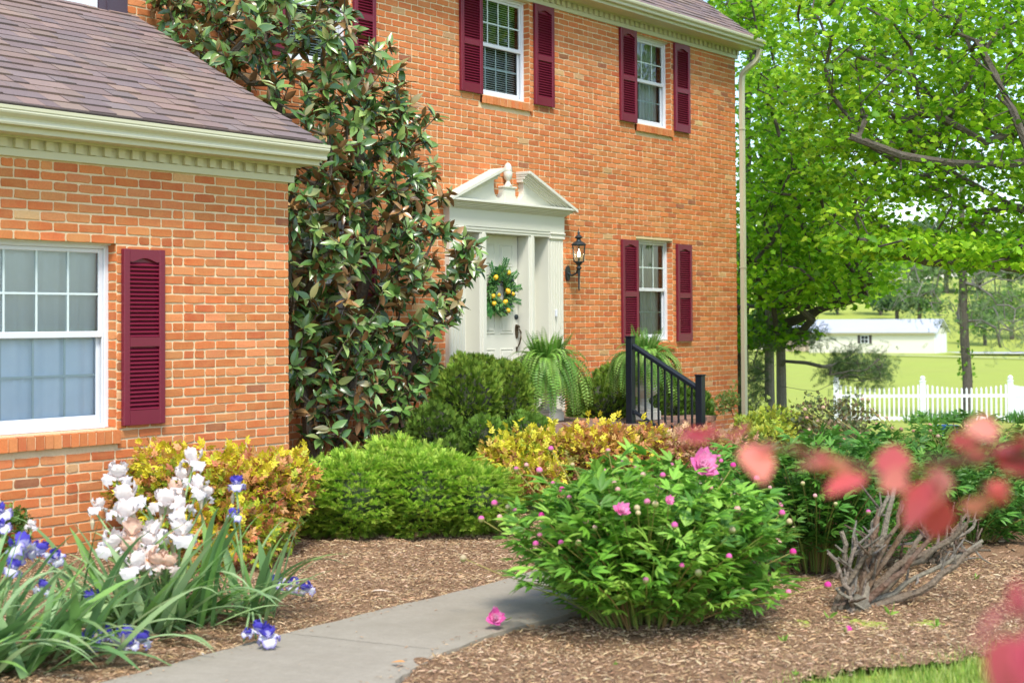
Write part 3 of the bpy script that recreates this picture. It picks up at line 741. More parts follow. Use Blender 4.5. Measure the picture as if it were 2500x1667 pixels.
# driveway strip beside the barn
def groundhit(x, y):
    q = ray(x, y); t = 2.
    while t < 900:
        p = EYE + q * t
        if p[2] < T(p[0], p[1]): return p
        t *= 1.004
    return p
MROAD = mat('road_stone', (.42, .42, .45), .9, noise=(3, .5, (.34, .33, .33)))
def ribbon(name, pts, w0, w1, m, zo=.03):
    A = np.array([groundhit(*p) for p in pts]); g = G(); V = []
    for k, p in enumerate(A):
        for s_ in np.linspace(-.5, .5, 5):
            w_ = w0 + (w1 - w0) * k / (len(A) - 1); q = p[:2] + FH * s_ * w_; V.append((q[0], q[1], float(T(q[0], q[1])) + zo))
    F = [(k * 5 + s_, k * 5 + s_ + 1, (k + 1) * 5 + s_ + 1, (k + 1) * 5 + s_) for k in range(len(A) - 1) for s_ in range(4)]
    g.add(V, F); return tag(g.build(name, m), kind='structure')
ribbon('driveway', [(x, 866 + (x - 2330) * .004) for x in range(2330, 2660, 20)], 9, 12, MROAD, .25)
MDIRT = mat('worn_grass', (.48, .46, .27), .9, noise=(1, .5, (.38, .44, .16)))
ribbon('footpath', [(x, 868.5 + (x - 2140) * .026) for x in range(2140, 2660, 20)], 3.5, 4.5, MDIRT, .14)

# chips of bark over the bed
def chips(n, region, smin, smax, name, label):
    P = []
    while sum(map(len, P)) < n:
        q = rng.uniform(0, 1, (n * 2, 2)) * [region[1] - region[0], region[3] - region[2]] + [region[0], region[2]]
        q = q[inpoly(q, bed) & ~onpath(q)]; P.append(q)
    P = np.concatenate(P)[:n]; 
    tv = np.array([(0, .07, 0), (.5, .12, .08), (1, .03, 0), (1.0, -.05, .0), (.45, -.1, .07), (0, -.06, .02)]); tf = [np.array([(0, 5, 4, 3, 2, 1)])[:, ::-1]]
    pos = np.c_[P, bedz(P[:, 0], P[:, 1]) + rng.uniform(.002, .014, n)]
    d = rdir(n, -.25, .35); rot = basis(d, norm(rdir(n, .2, 1) + [0, 0, .8]), rng.uniform(-.7, .7, n))
    g = G(); g.inst((tv, tf), pos, rot, rng.uniform(smin, smax, n) * rng.uniform(.6, 1.3, n), pal([(.43, .295, .17), (.54, .385, .23), (.30, .195, .11), (.64, .49, .32), (.17, .105, .06), (.44, .28, .15)], n, .2, [30, 26, 20, 10, 10, 16]))
    o = g.build(name, MCHP); tag(o, label, 'mulch', kind='stuff'); return o
def spill():
    P = sample(420, 4.0, 9.5, -6.2, -4.6, lambda q: onpath(q) & ~onpath(q + [0, .11]) | onpath(q) & ~onpath(q - [0, .11]) | onpath(q) & (rng.random(len(q)) < .035)); n = len(P)
    tv = np.array([(0, .07, 0), (.5, .12, .08), (1, .03, 0), (1.0, -.05, .0), (.45, -.1, .07), (0, -.06, .02)]); g = G()
    g.inst((tv, [np.array([(0, 1, 2, 3, 4, 5)])[:, ::-1]]), np.c_[P, np.full(n, .044)], basis(rdir(n, -.05, .1), norm(rdir(n, .3, 1) + [0, 0, 1.5])), rng.uniform(.008, .03, n), pal([(.40, .26, .15), (.28, .17, .10), (.52, .36, .22)], n))
    tag(g.build('bark_mulch', MCHP), 'loose bark bits spilled over the edges of the concrete path', 'mulch', kind='stuff')
chips(130000, (3.4, 9.6, -8.4, -1.8), .011, .034, 'bark_mulch', 'shredded brown bark mulch covering the garden beds')
chips(14000, (8.6, 19, -8.0, .2), .03, .06, 'bark_mulch', 'coarser bark mulch farther back in the garden beds')

# grass blades
def blades(P, h, w, name, label, cols, zf=None, lean=.45):
    n = len(P); z = (T(P[:, 0], P[:, 1]) - .02) if zf is None else zf(P[:, 0], P[:, 1])
    tv = np.array([(0, .5, 0), (.45, .42, .02), (1, 0, .12), (.45, -.42, .02), (0, -.5, 0)]); tf = [np.array([(0, 4, 3, 1), ]), np.array([(1, 3, 2)])]
    d = norm(rdir(n, .1, 1) * lean + [0, 0, 1]); rot = basis(d, rdir(n, -.2, .2))
    hh = h * rng.uniform(.5, 1.25, n); g = G(); g.inst((tv, tf), np.c_[P, z], rot, np.stack([hh, w * rng.uniform(.7, 1.3, n), hh], -1), pal(cols, n, .18))
    o = g.build(name, MLEAF); return tag(o, label, 'grass', kind='stuff')
GR = [(.26, .40, .06), (.36, .50, .10), (.20, .32, .05), (.44, .52, .16)]
def sample(n, x0, x1, y0, y1, f):
    out = []
    while sum(map(len, out)) < n:
        q = np.stack([rng.uniform(x0, x1, n * 2), rng.uniform(y0, y1, n * 2)], -1); q = q[f(q)]; out.append(q)
    return np.concatenate(out)[:n]
spill()
near = sample(24000, 5.0, 8.2, -9.2, -7.0, lambda q: ~inpoly(q + rng.normal(0, .13, q.shape), bed) & (((q - EYE[:2]) @ FH > 5.6)))
blades(near, .062, .005, 'lawn_grass', 'short bright lawn grass at the bottom right corner', GR)
far = sample(9000, 10.5, 22, -9, -3, lambda q: ~inpoly(q + rng.normal(0, .08, q.shape), bed) & (np.abs((q - EYE[:2]) @ RH) < .36 * ((q - EYE[:2]) @ FH)))
blades(far, .09, .012, 'lawn_grass', 'lawn grass beyond the mulch bed near the right edge', GR)

# ================================================================ STOOP AND RAILING
st = empty('brick_stoop', (12.9, -1.0, 0), 'brown brick entrance stoop with two steps below the front door', 'stoop')
MSTP = mat('stoop_brick', vcol=True, rough=.9, noise=[(25, .5, (.20, .12, .09))], bump=(80, .5, .004))
SC_ = [(.27, .15, .10), (.22, .13, .095), (.32, .17, .11), (.19, .12, .10)]
def block(x0, x1, y0, y1, z0, z1, nm):
    g = G(); g.box(x0 + .006, x1 - .006, y0 + .006, y1 - .006, z0, z1 - .006, (.40, .33, .25)); core = g.build(nm, MM, st)
    g = G(); nx = int((x1 - x0) / .105)
    for row in range(2):   # nosing of rowlock bricks, then courses on the faces
        pass
    for i in range(nx):
        a = x0 + i * (x1 - x0) / nx; g.bbox(a + .004, a + (x1 - x0) / nx - .004, y0 - .012, y0 + .19, z1 - .058, z1, .004, pal(SC_, 1, .12)[0])
    yy = y0 + .20
    while yy < y1 - .03:
        x = x0 - rng.uniform(0, .2)
        while x < x1:
            a, b = max(x0, x), min(x1, x + .2); x += .205
            if b - a > .02: g.bbox(a, b - .006, yy, min(yy + .095, y1), z1 - .03, z1 - rng.uniform(0, .002), .003, pal(SC_, 1, .14)[0])
        yy += .102
    zc = z1 - .066
    while zc - .06 > z0:
        x = x0 - rng.uniform(0, .2)
        while x < x1:
            a, b = max(x0, x), min(x1, x + .2); x += .209
            if b - a > .02: g.bbox(a, b - .007, y0 - .004, y0 + .03, zc - .058, zc, .004, pal(BR_COL, 1, .14, BR_W)[0] * .8)
        y = y0
        while y < y1:
            a, b = y, min(y1, y + .2); y += .209
            if b - a > .02:
                for xx in (x0 - .004, x1 - .026): g.bbox(xx, xx + .03, a + .004, b - .004, zc - .058, zc, .004, pal(BR_COL, 1, .14, BR_W)[0] * .8)
        zc -= .068
    g.build('brick_facing', MSTP, core)
block(11.55, 14.95, -1.75, .285, -.1, .47, 'landing'); block(11.55, 13.45, -2.08, -1.76, -.1, .31, 'step'); block(11.55, 13.45, -2.42, -2.09, -.1, .155, 'step')
# railing
P1 = np.array([13.32, -1.66, .47]); P2 = np.array([13.32, -2.50, .05]); 
rl = empty('stair_railing', P1, 'black metal stair railing with square posts beside the brick steps', 'railing')
def post(p, top):
    g = G(); g.bbox(p[0] - .038, p[0] + .038, p[1] - .038, p[1] + .038, p[2] + .012, top, .004); g.bbox(p[0] - .044, p[0] + .044, p[1] - .044, p[1] + .044, top, top + .014, .005)
    g.bbox(p[0] - .055, p[0] + .055, p[1] - .055, p[1] + .055, p[2], p[2] + .014, .004); g.build('post', MMTL, rl)
post(P1, 1.375); post(P2, .985)
t0, t1 = np.array([13.32, -1.70, 1.285]), np.array([13.32, -2.462, .865])
def bar(a, b, w, h, nm):
    d = norm(b - a); up = norm(np.cross(np.array([1., 0, 0]), d)); up = up if up[2] > 0 else -up; g = G(); V = []
    pr = [(-w, -h), (w, -h), (w, h * .3), (w * .65, h), (-w * .65, h), (-w, h * .3)]
    for p in (a, b):
        for (q, r_) in pr: V.append(p + np.array([1., 0, 0]) * q + up * r_)
    g.add(V, [(i, (i + 1) % 6, 6 + (i + 1) % 6, 6 + i) for i in range(6)] + [(5, 4, 3, 2, 1, 0), (6, 7, 8, 9, 10, 11)]); return g.build(nm, MMTL, rl)
tr_ = bar(t0, t1, .030, .024, 'top_rail'); b0, b1 = np.array([13.32, -1.70, .60]), np.array([13.32, -2.462, .18]); bar(b0, b1, .016, .016, 'bottom_rail')
for p in (t0, t1, b0, b1): g = G(); g.bbox(p[0] - .02, p[0] + .02, p[1] - .022, p[1] + .022, p[2] - .03, p[2] + .015, .004); g.build('bracket', MMTL, rl)
for k in range(9):
    t = (k + .75) / 9.5; p = t0 + (t1 - t0) * t; q = b0 + (b1 - b0) * t; g = G(); g.bbox(p[0] - .0095, p[0] + .0095, p[1] - .0095, p[1] + .0095, q[2], p[2] - .01, .002); g.build('baluster', MMTL, rl)

# ================================================================ LANTERN
lx, lz = 14.94, 1.93   # hangs on its bracket beside the door
ln = empty('wall_lantern', (lx, .3, lz + .3), 'lit grey-black carriage lantern on the brick wall right of the front door', 'lantern')
cy_ = .115; g = G()
g.lathe([(0, 0), (.006, .004), (.010, .03), (.012, .045), (.009, .06), (.013, .16), (.018, .24), (.019, .262), (.030, .27), (.034, .285), (.018, .30), (.026, .32), (.045, .338), (.05, .352), (0.0, .353)], (lx, cy_, lz - .02), 14)
g.build('stem', MLNT, ln, smooth=True)
g = G(); zb, zt_ = lz + .333, lz + .535; rb, rt_ = .066, .085
for k in range(6):
    a = math.pi / 6 + k * math.pi / 3; g.tube([(lx + rb * math.cos(a), cy_ + rb * math.sin(a), zb), (lx + rt_ * math.cos(a), cy_ + rt_ * math.sin(a), zt_)], .0055, 5)
for r_, z in ((rb, zb), (rt_, zt_)): g.tube([(lx + r_ * math.cos(math.pi / 6 + k * math.pi / 3), cy_ + r_ * math.sin(math.pi / 6 + k * math.pi / 3), z) for k in range(7)], .006, 5)
g.lathe([(0, zb), (.066, zb), (.066, zb + .008), (0, zb + .008)], (lx, cy_, 0), 6)
g.lathe([(.092, zt_), (.094, zt_ + .008), (.06, zt_ + .035), (.034, zt_ + .05), (.024, zt_ + .07), (.026, zt_ + .078), (.044, zt_ + .085), (.05, zt_ + .096), (.03, zt_ + .115), (.016, zt_ + .125), (.012, zt_ + .14), (.018, zt_ + .15), (.012, zt_ + .16), (.004, zt_ + .175), (.003, zt_ + .20), (0, zt_ + .202)], (lx, cy_, 0), 16)
g.build('cage', MLNT, ln)
g = G(); 
for k in range(6):
    a, b = math.pi / 6 + k * math.pi / 3, math.pi / 2 + k * math.pi / 3
    g.add([(lx + rb * .97 * math.cos(a), cy_ + rb * .97 * math.sin(a), zb + .005), (lx + rb * .97 * math.cos(b), cy_ + rb * .97 * math.sin(b), zb + .005), (lx + rt_ * .97 * math.cos(b), cy_ + rt_ * .97 * math.sin(b), zt_), (lx + rt_ * .97 * math.cos(a), cy_ + rt_ * .97 * math.sin(a), zt_)], [(0, 1, 2, 3)])
g.build('glass_panes', MGLL, ln)
g = G(); g.lathe([(0, 0), (.012, .008), (.018, .03), (.018, .045), (.010, .075), (.003, .10), (0, .104)], (lx, cy_, zb + .055), 12); g.build('bulb', mat('bulb', (1, .9, .75), emit=((1, .86, .62), 9)), ln, smooth=True)
g = G(); g.tube([(lx, cy_, zb), (lx, cy_, zb + .055)], .011, 8); g.build('candle_sleeve', MBRZ, ln)
g = G(); pl = [(lx + .001 + .042 * math.cos(t), lz + .20 + .092 * math.sin(t)) for t in np.linspace(0, 2 * math.pi, 20, endpoint=False)]
g.prism(pl, .268, .293, axis=1); g.tube([(lx, .275, lz + .20), (lx, .22, lz + .17), (lx, .15, lz + .20), (lx, cy_, lz + .275)], [.016, .012, .012, .014], 8)
g.build('backplate', MLNT, ln)
pt = bpy.data.lights.new('lantern_bulb', 'POINT'); pt.energy = 2.0; pt.color = (1, .8, .55); pt.shadow_soft_size = .02
po = bpy.data.objects.new('bulb_light', pt); COL.objects.link(po); po.parent = ln; po.location = (0, cy_ - .3, zb + .10 - lz - .3)

# ================================================================ WREATH
WC = np.array([13.66, .36, 1.895])
wr = empty('wreath', WC, 'green leafy wreath with yellow lemons and dark berries hanging on the front door', 'wreath')
def wring(n, r0, r1, dz=.03):
    a = rng.uniform(0, 2 * np.pi, n); r = rng.uniform(r0, r1, n); c = rng.normal(0, .014, n)
    P = np.stack([WC[0] + r * np.cos(a), WC[1] - .01 - np.abs(rng.normal(0, dz, n)), WC[2] + r * 1.18 * np.sin(a)], -1)
    return P, a
g = G(); L1 = leaf(4, .17, .8, .2, .04); n = 1500; P, a = wring(n, .10, .225, .035)
tng = np.stack([np.cos(a), -0.35 + 0 * a, np.sin(a)], -1) * .8 + rdir(n) * .7 + np.stack([-np.sin(a), 0 * a, np.cos(a)], -1) * .5
g.inst(L1, P, basis(tng, norm(rdir(n) * .6 + [-.5, -1, .3])), rng.uniform(.035, .065, n), pal([(.05, .17, .04), (.09, .27, .06), (.12, .30, .07), (.025, .09, .03), (.16, .30, .08)], n))
for k in range(10):   # palm-like sprays that stick out
    a0 = rng.choice([.1, .45, 5.9, 1.4, 3.9, 4.7, 2.2]) + rng.normal(0, .15); c = WC + np.array([.20 * math.cos(a0), -.03, .22 * math.sin(a0)]); m = 14
    d0 = norm(np.array([math.cos(a0), -.2, math.sin(a0) + .1]))
    for i in range(m):
        pass
    Pm = np.stack([c + d0 * (.012 * i) for i in range(m)]); sd = np.array([(-1) ** i for i in range(m)]); side = np.cross(d0, [0, 1, 0])
    D = d0[None] * .7 + sd[:, None] * side[None] * .8; g.inst(L1, Pm, basis(D, np.tile([-.4, -1, .2], (m, 1))), np.full(m, .055), pal([(.04, .17, .04), (.08, .25, .06)], m))
g.build('foliage', MLEAF, wr)
g = G(); g.tube([WC + np.array([.165 * math.cos(t), .012, .19 * math.sin(t)]) for t in np.linspace(0, 2 * math.pi, 25)], .022, 8, (.10, .07, .04)); g.build('ring', MBRK, wr)
sph = [(0, -1), (.5, -.87), (.87, -.5), (1, 0), (.87, .5), (.5, .87), (.15, 1.05), (0, 1.12)]
for (dx, dz, r_) in ((-.14, .155, .030), (.10, .215, .027), (.09, .00, .031), (.035, -.125, .030), (.085, -.22, .028), (-.085, -.045, .024), (-.175, -.14, .028), (.18, -.03, .024), (-.19, -.06, .026)):
    g = G(); g.lathe([(a * r_, b * r_ * 1.15) for a, b in sph], (0, 0, 0), 14, (.80, .47, .02)); V = g.V[0] @ (rx(rng.uniform(-1, 1)) @ ry(rng.uniform(-1, 1))).T; g.V[0] = V + WC + [dx, -.075, dz]; g.build('lemon', MFRU, wr, smooth=True)
for (dx, dz) in ((.17, .12), (.15, -.02), (.12, -.15), (-.05, .09), (.0, -.2)):
    g = G()
    for q in range(12):
        c = WC + [dx, -.06, dz] + rng.normal(0, .018, 3); g.lathe([(a * .008, b * .008) for a, b in sph[:6] + [(0, 1)]], c, 7, (.02, .025, .06))
    g.build('berry_cluster', MFRU, wr, smooth=True)

# ================================================================ MAGNOLIA
LMAG = leaf(5, .20, .85, .18, .06)
mg = empty('magnolia_tree', (9.9, -.45, 0), 'tall glossy evergreen magnolia with rust-backed leaves growing against the facade behind the wing', 'tree')
poly = [(385, -60), (360, 20), (410, 85), (520, 150), (640, 230), (700, 290), (790, 345), (800, 380), (712, 400), (706, 520), (704, 700), (706, 860), (712, 1030), (760, 1070), (830, 1065), (880, 1075), (930, 1070), (990, 1050), (1055, 960), (1080, 890), (1060, 830), (1095, 790), (1120, 770), (1130, 700), (1175, 640), (1170, 600), (1120, 560), (1075, 520), (1060, 470), (1075, 420), (1060, 360), (1070, 300), (1000, 230), (985, 180), (920, 120), (880, 100), (850, 20), (860, -60)]
def whorl_targets(n, poly, ylo, yhi, mind):
    out = []; Pp = np.array(poly, float); lo, hi = Pp.min(0), Pp.max(0); tries = 0
    while len(out) < n and tries < n * 60:
        tries += 1
        p = rng.uniform(lo, hi)
        if not inpoly(p[None], poly)[0]: continue
        Yv = yhi - (yhi - ylo) * (rng.random() ** .75); q = onY(p[0], p[1], Yv)
        if q[0] < 8.50 and q[1] < .0: q = onY(p[0], p[1], rng.uniform(.0, .18))
        if q[0] < 8.46: continue
        if out and min(np.linalg.norm(np.array(out) - q, axis=1)) < mind: continue
        out.append(q)
    return np.array(out)
TG = whorl_targets(720, poly, -1.25, .0, .09)
# sparser upper left where branches and brick show through
px_ = np.array([(CX + FPX * ((p - EYE) @ CR) / ((p - EYE) @ CF), CY - FPX * ((p - EYE) @ CU) / ((p - EYE) @ CF)) for p in TG])
keep = ~((px_[:, 0] < 780) & (px_[:, 1] > 150) & (px_[:, 1] < 420) & (rng.random(len(TG)) < .45)) & ~((px_[:, 1] > 980) & (rng.random(len(TG)) < .4))
TG = TG[keep]
extra = np.array([onY(x, y, yy) for x, y, yy in ((1100, 470, -.9), (1130, 610, -1.1), (1165, 600, -1.15), (1150, 660, -1.1), (1110, 760, -1.0), (1128, 745, -.9), (955, 115, -.5), (985, 205, -.6), (1065, 285, -.7), (1085, 480, -.9), (1150, 640, -1.2))])
TG = np.concatenate([TG, extra])
sk = Skel([[(9.9, -.45, 0), (9.85, -.45, 1.0), (9.7, -.42, 2.2), (9.45, -.4, 3.4), (9.2, -.38, 4.6), (9.0, -.35, 5.7)],
           [(10.0, -.5, 0), (10.25, -.55, 1.0), (10.5, -.55, 2.2), (10.4, -.5, 3.3), (10.3, -.45, 4.5)],
           [(9.8, -.55, 0), (9.5, -.7, .8), (9.3, -.75, 1.7), (9.25, -.6, 2.7)],
           [(10.1, -.5, 0), (10.7, -.7, .7), (11.0, -.8, 1.5)]])
tips = sk.grow(TG, .16, 1.0, .10, .10)
g = G(); sk.mesh(g, .0055, .52, .055, 6, (.13, .105, .075)); g.build('branches', MBRK, mg)
g = G(); nodes = np.array(sk.P); par = np.array(sk.par)
for i, tp in enumerate(tips):
    p = nodes[tp]; d = norm(p - nodes[par[tp]]) + np.array([-.15, -.45, .35]) + rng.normal(0, .25, 3); d = norm(d)
    n = rng.integers(5, 10); a = rng.uniform(0, 6.28) + np.arange(n) * 2.4 + rng.normal(0, .3, n); th = rng.uniform(.4, 1.6, n)
    b = basis(d[None], np.array([[.1, .2, .97]]))[0]; n = int(n)
    D = (np.cos(th)[:, None] * b[:, 0] + np.sin(th)[:, None] * (np.cos(a)[:, None] * b[:, 1] + np.sin(a)[:, None] * b[:, 2]))
    D[:, 2] -= rng.uniform(0, .25, n); dead = rng.random() < .13
    cols = pal([(.08, .17, .04), (.12, .23, .05), (.18, .29, .07), (.27, .38, .12), (.07, .14, .045), (.23, .23, .09)], n, .2, [3, 3, 3, 2, 1.5, 1])
    if dead: cols = pal([(.34, .19, .07), (.26, .22, .08), (.40, .24, .10)], n)
    up = norm(d[None] * .6 + [-.2, -.35, .45] - D * .2 + rng.normal(0, .42, (n, 3)))
    g.inst(LMAG, p - d * rng.uniform(0, .05, n)[:, None], basis(D, up), rng.uniform(.075, .18, n), cols)
    # inner older leaves along the twig
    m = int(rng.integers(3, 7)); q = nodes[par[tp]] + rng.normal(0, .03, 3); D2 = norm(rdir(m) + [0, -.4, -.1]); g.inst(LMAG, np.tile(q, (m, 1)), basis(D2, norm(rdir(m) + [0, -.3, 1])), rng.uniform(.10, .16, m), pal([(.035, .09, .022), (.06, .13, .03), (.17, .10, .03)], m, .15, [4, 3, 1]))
g.build('leaves', MMAG, mg, smooth=True)
sel = rng.choice(len(tips), 60, replace=False)
for i in sel:
    g = G(); p = nodes[tips[i]]; g.lathe([(0, 0), (.009, .01), (.011, .025), (.006, .045), (0, .055)], p, 6, (.50, .30, .10)); g.build('bud', MSTM, mg)

# ================================================================ SHRUBS
def blob_pts(c, r, n, squash=1.0, lump=.12, zmin=None, inner=.25):
    d = rdir(n); l = 1 + lump * (np.sin(d[:, 0] * 5.3 + c[0] * 3) * np.cos(d[:, 1] * 4.7 + c[1]) + .6 * np.sin(d[:, 2] * 9 + d[:, 0] * 7)) ; rr = l * (1 - inner * rng.random(n) ** 2)
    P = np.array(c) + d * np.array(r) * rr[:, None]
    return P, d
def core(blobs, mat_, parent, name='dark_core', k=.80, col=(.02, .035, .012)):  # opaque filler ellipsoids; shade inside the bush is put into their dark colour
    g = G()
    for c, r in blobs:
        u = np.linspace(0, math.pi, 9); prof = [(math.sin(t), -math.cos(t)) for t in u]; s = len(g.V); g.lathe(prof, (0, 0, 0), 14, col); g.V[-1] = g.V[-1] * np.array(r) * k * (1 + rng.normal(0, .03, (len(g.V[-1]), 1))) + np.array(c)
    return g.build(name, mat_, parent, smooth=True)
# globe arborvitae: upright fan sprays
def fan():
    q = quadleaf(.10); parts = []
    for a, l in ((-.75, .62), (-.4, .8), (0, 1), (.4, .8), (.75, .62)): parts.append((q, rz(a) @ np.diag([l, l, l]), (0, 0, 0)))
    for a, l, o in ((-.7, .4, .4), (.7, .4, .4), (-.6, .3, .65), (.6, .3, .65)): parts.append((q, rz(a) @ np.diag([l, l, l]), (o, 0, .02)))
    return compound(parts)
FAN = fan()
def arborvitae(name, blobs, dens, size, cols, label, origin, group=None):
    e = empty(name, origin, label, 'shrub', group); g = G()
    for c, r in blobs:
        n = int(dens * (r[0] * r[2]) * 4 * math.pi); P, d = blob_pts(c, r, n); k = P[:, 2] > .0
        ok = np.ones(len(P), bool)
        for c2, r2 in blobs:
            if c2 is c: continue
            ok &= (((P - np.array(c2)) / np.array(r2)) ** 2).sum(1) > .62
        P, d = P[k & ok], d[k & ok]; n = len(P); D = norm(d * .75 + [0, 0, .55] + rdir(n) * .38); rot = basis(D, rdir(n))
        tone = .75 + .35 * rng.random(n)[:, None]
        g.inst(FAN, P, rot, size * rng.uniform(.7, 1.25, n), pal(cols, n, .14) * tone)
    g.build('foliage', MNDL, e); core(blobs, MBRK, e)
    return e
AC = [(.15, .26, .022), (.21, .33, .035), (.10, .19, .02), (.27, .38, .05)]
def bl(x, y, d, rp, ry_=None):
    """globe centred at a surveyed pixel and depth, radius in pixels"""
    c = at(x, y, d); r = rp * d / FPX; rz_ = (ry_ or rp) * d / FPX; return (c, (r, r, rz_))
arborvitae('globe_arborvitae', [bl(1140, 975, 14.0, 78, 100)], 2600, .055, AC, 'large round dark green evergreen bush left of the stoop, nearest the magnolia', at(1140, 1120, 14.0))
arborvitae('globe_arborvitae', [bl(1238, 985, 14.9, 62, 92)], 2600, .055, AC, 'round evergreen bush between the largest globe and the left urn', at(1238, 1120, 14.9))
arborvitae('globe_arborvitae', [bl(1165, 915, 15.6, 62, 45), bl(1225, 925, 15.9, 52, 42)], 2600, .055, AC, 'bushy evergreen whose top shows against the door behind the big globe', at(1180, 1080, 15.7))
arborvitae('globe_arborvitae', [bl(1180, 1062, 13.2, 46, 42)], 2600, .05, [(.14, .27, .03), (.18, .32, .04), (.10, .20, .025)], 'small bright green globe bush in front of the largest globe', at(1180, 1110, 13.2))
arborvitae('globe_arborvitae', [bl(1285, 1062, 13.7, 66, 50)], 2600, .05, [(.14, .27, .03), (.17, .30, .04), (.10, .20, .025)], 'low wide globe bush below the left urn', at(1285, 1110, 13.7))
arborvitae('globe_arborvitae', [bl(1060, 1050, 13.6, 60, 62), bl(1105, 1110, 13.2, 50, 40)], 2200, .055, [(.10, .19, .02), (.14, .24, .03)], 'low dark evergreen mound under the magnolia edge', at(1070, 1120, 13.5))
arborvitae('conical_evergreen', [bl(1478, 985, 17.0, 80, 62), bl(1505, 940, 17.2, 52, 52), bl(1430, 1010, 17.0, 42, 44)], 2000, .06, AC, 'sloping dark green evergreen against the facade left of the railing', at(1480, 1060, 17))
arborvitae('conical_evergreen', [bl(1625, 985, 17.3, 50, 82), bl(1690, 1010, 17.4, 48, 60), bl(1580, 1000, 17.2, 40, 60)], 2000, .06, [(.12, .24, .025), (.15, .28, .035), (.08, .17, .02)], 'dark green evergreen seen through the railing balusters', at(1640, 1070, 17.3))

# dwarf spruce: flat layers of needle tufts
def tuft():
    q = quadleaf(.045); parts = [(quadleaf(.035), np.eye(3), (0, 0, 0))]
    for i in range(6):
        o = .12 + i * .14
        for sg in (-1, 1): parts.append((q, rz(sg * .8) @ ry(-.25) @ np.diag([.34, .8, .8]), (o, 0, .01)))
        parts.append((q, ry(-.9) @ np.diag([.26, .8, .8]), (o, 0, .01)))
    return compound(parts)
TUFT = tuft()
sp = empty('dwarf_spruce', at(985, 1330, 11.0), 'wide low mound of bright green dwarf spruce in front of the wing corner', 'shrub')
sb = [(at(870, 1200, 11.0) * 1.0, (.48, .48, .31)), (at(1050, 1200, 11.1), (.52, .50, .31)), (at(985, 1170, 11.4), (.50, .5, .47)), (at(1165, 1250, 10.9), (.26, .3, .20)), (at(775, 1230, 10.9), (.24, .3, .28))]
sb = [(np.array([c[0], c[1], .24 + 0 * c[2]]), r) for c, r in sb]
sb[2] = (np.array([sb[2][0][0], sb[2][0][1], .22]), (.50, .5, .38))
g = G()
for c, r in sb:
    n = int(9000 * r[0] * r[1] / .3); P, d = blob_pts(c, r, n, lump=.16, inner=.16); zl = P[:, 2]
    lay = .055; P[:, 2] = np.round(P[:, 2] / lay + .4 * np.sin(P[:, 0] * 6 + P[:, 1] * 7)) * lay + rng.normal(0, .008, n); k = (P[:, 2] > .03)
    for c2, r2 in sb:
        if c2 is c: continue
        k &= (((P - np.array(c2)) / np.array(r2)) ** 2).sum(1) > .68
    P, d = P[k], d[k]; n = len(P); D = norm(d * [1, 1, .2] + rdir(n) * .4 + [0, 0, .05]); rot = basis(D, norm(np.array([0, 0, 1.]) + rdir(n) * .3))
    tipc = rng.random(n)[:, None]; cols = pal([(.30, .50, .045), (.42, .62, .07), (.17, .34, .03), (.52, .68, .11)], n, .12)
    g.inst(TUFT, P, rot, rng.uniform(.05, .085, n), cols)
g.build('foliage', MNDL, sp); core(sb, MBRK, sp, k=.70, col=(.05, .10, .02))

# leafy bushes of small pointed leaflets
SPR = compound([(leaf(3, .26, .8, .2, .04), rz(a) @ np.diag([l, l, l]), (o, 0, 0)) for a, l, o in ((0, .55, .5), (.8, .5, .35), (-.8, .5, .35), (.9, .45, .1), (-.9, .45, .1))])
def nandina(name, blobs, n, size, toppal, lowpal, label, cat='shrub', group=None, shoots=25, stemcol=(.22, .08, .04), origin=None):
    o = np.array(blobs[0][0]).copy() if origin is None else np.array(origin); o[2] = 0
    e = empty(name, o, label, cat, group); g = G(); T_ = []
    wsum = sum(r[0] * r[2] for _, r in blobs)
    n = int(n * 1.7)
    for c, r in blobs:
        m = int(n * r[0] * r[2] / wsum); P, d = blob_pts(c, r, m, lump=.18, inner=.5); k = P[:, 2] > .06
        P, d = P[k], d[k]; m = len(P); zt_ = (P[:, 2] - c[2]) / r[2]
        D = norm(d * .8 + rdir(m) * .75 + [0, 0, .2]); up = norm(d * .5 + rdir(m) * .5 + [0, 0, .8])
        top = rng.random(m) < np.clip(.34 + .62 * zt_ + .28 * np.sin(P[:, 0] * 9 + P[:, 2] * 7), 0, 1)
        cols = np.where(top[:, None], pal(toppal, m, .14), pal(lowpal, m, .14))
        g.inst(SPR, P, basis(D, up), size * rng.uniform(.7, 1.25, m), cols); T_.append(P[rng.choice(m, max(6, m // 60))])
        ns = int(shoots * r[0] * r[2] / wsum)
        for _ in range(ns):   # upright shoots above the mass
            a = rdir(1, .45, 1)[0]; p = np.array(c) + a * np.array(r) * 1.0; kk = rng.integers(2, 5); h = rng.uniform(.02, .05)
            Q = p + np.arange(kk)[:, None] * np.array([0, 0, h]) + rng.normal(0, .01, (kk, 3)); g.inst(SPR, Q, basis(norm(rdir(kk, -.1, .8) + [0, 0, .4]), rdir(kk, .2, 1)), np.full(kk, size * 1.15), pal(toppal[:2], kk, .1))
    g.build('leaves', MLEAF, e, smooth=False)
    T_ = np.concatenate(T_); cx = np.mean([b[0] for b in blobs], axis=0); cx[2] = 0
    sk = Skel([[cx + [a, b, 0], cx + [a * 1.6, b * 1.6, .25]] for a, b in ((-.08, 0), (.08, .03), (0, -.08), (.03, .09))]); sk.grow(T_, .1, 1, .08, .05)
    g = G(); sk.mesh(g, .002, .5, .012, 4, stemcol); g.build('stems', MSTM, e)
    return e
YEL = [(.66, .58, .03), (.74, .66, .05), (.52, .54, .03), (.60, .30, .07), (.52, .17, .08), (.68, .36, .14)]
LOW = [(.30, .42, .03), (.42, .50, .04), (.20, .30, .025), (.46, .24, .06), (.32, .12, .045)]
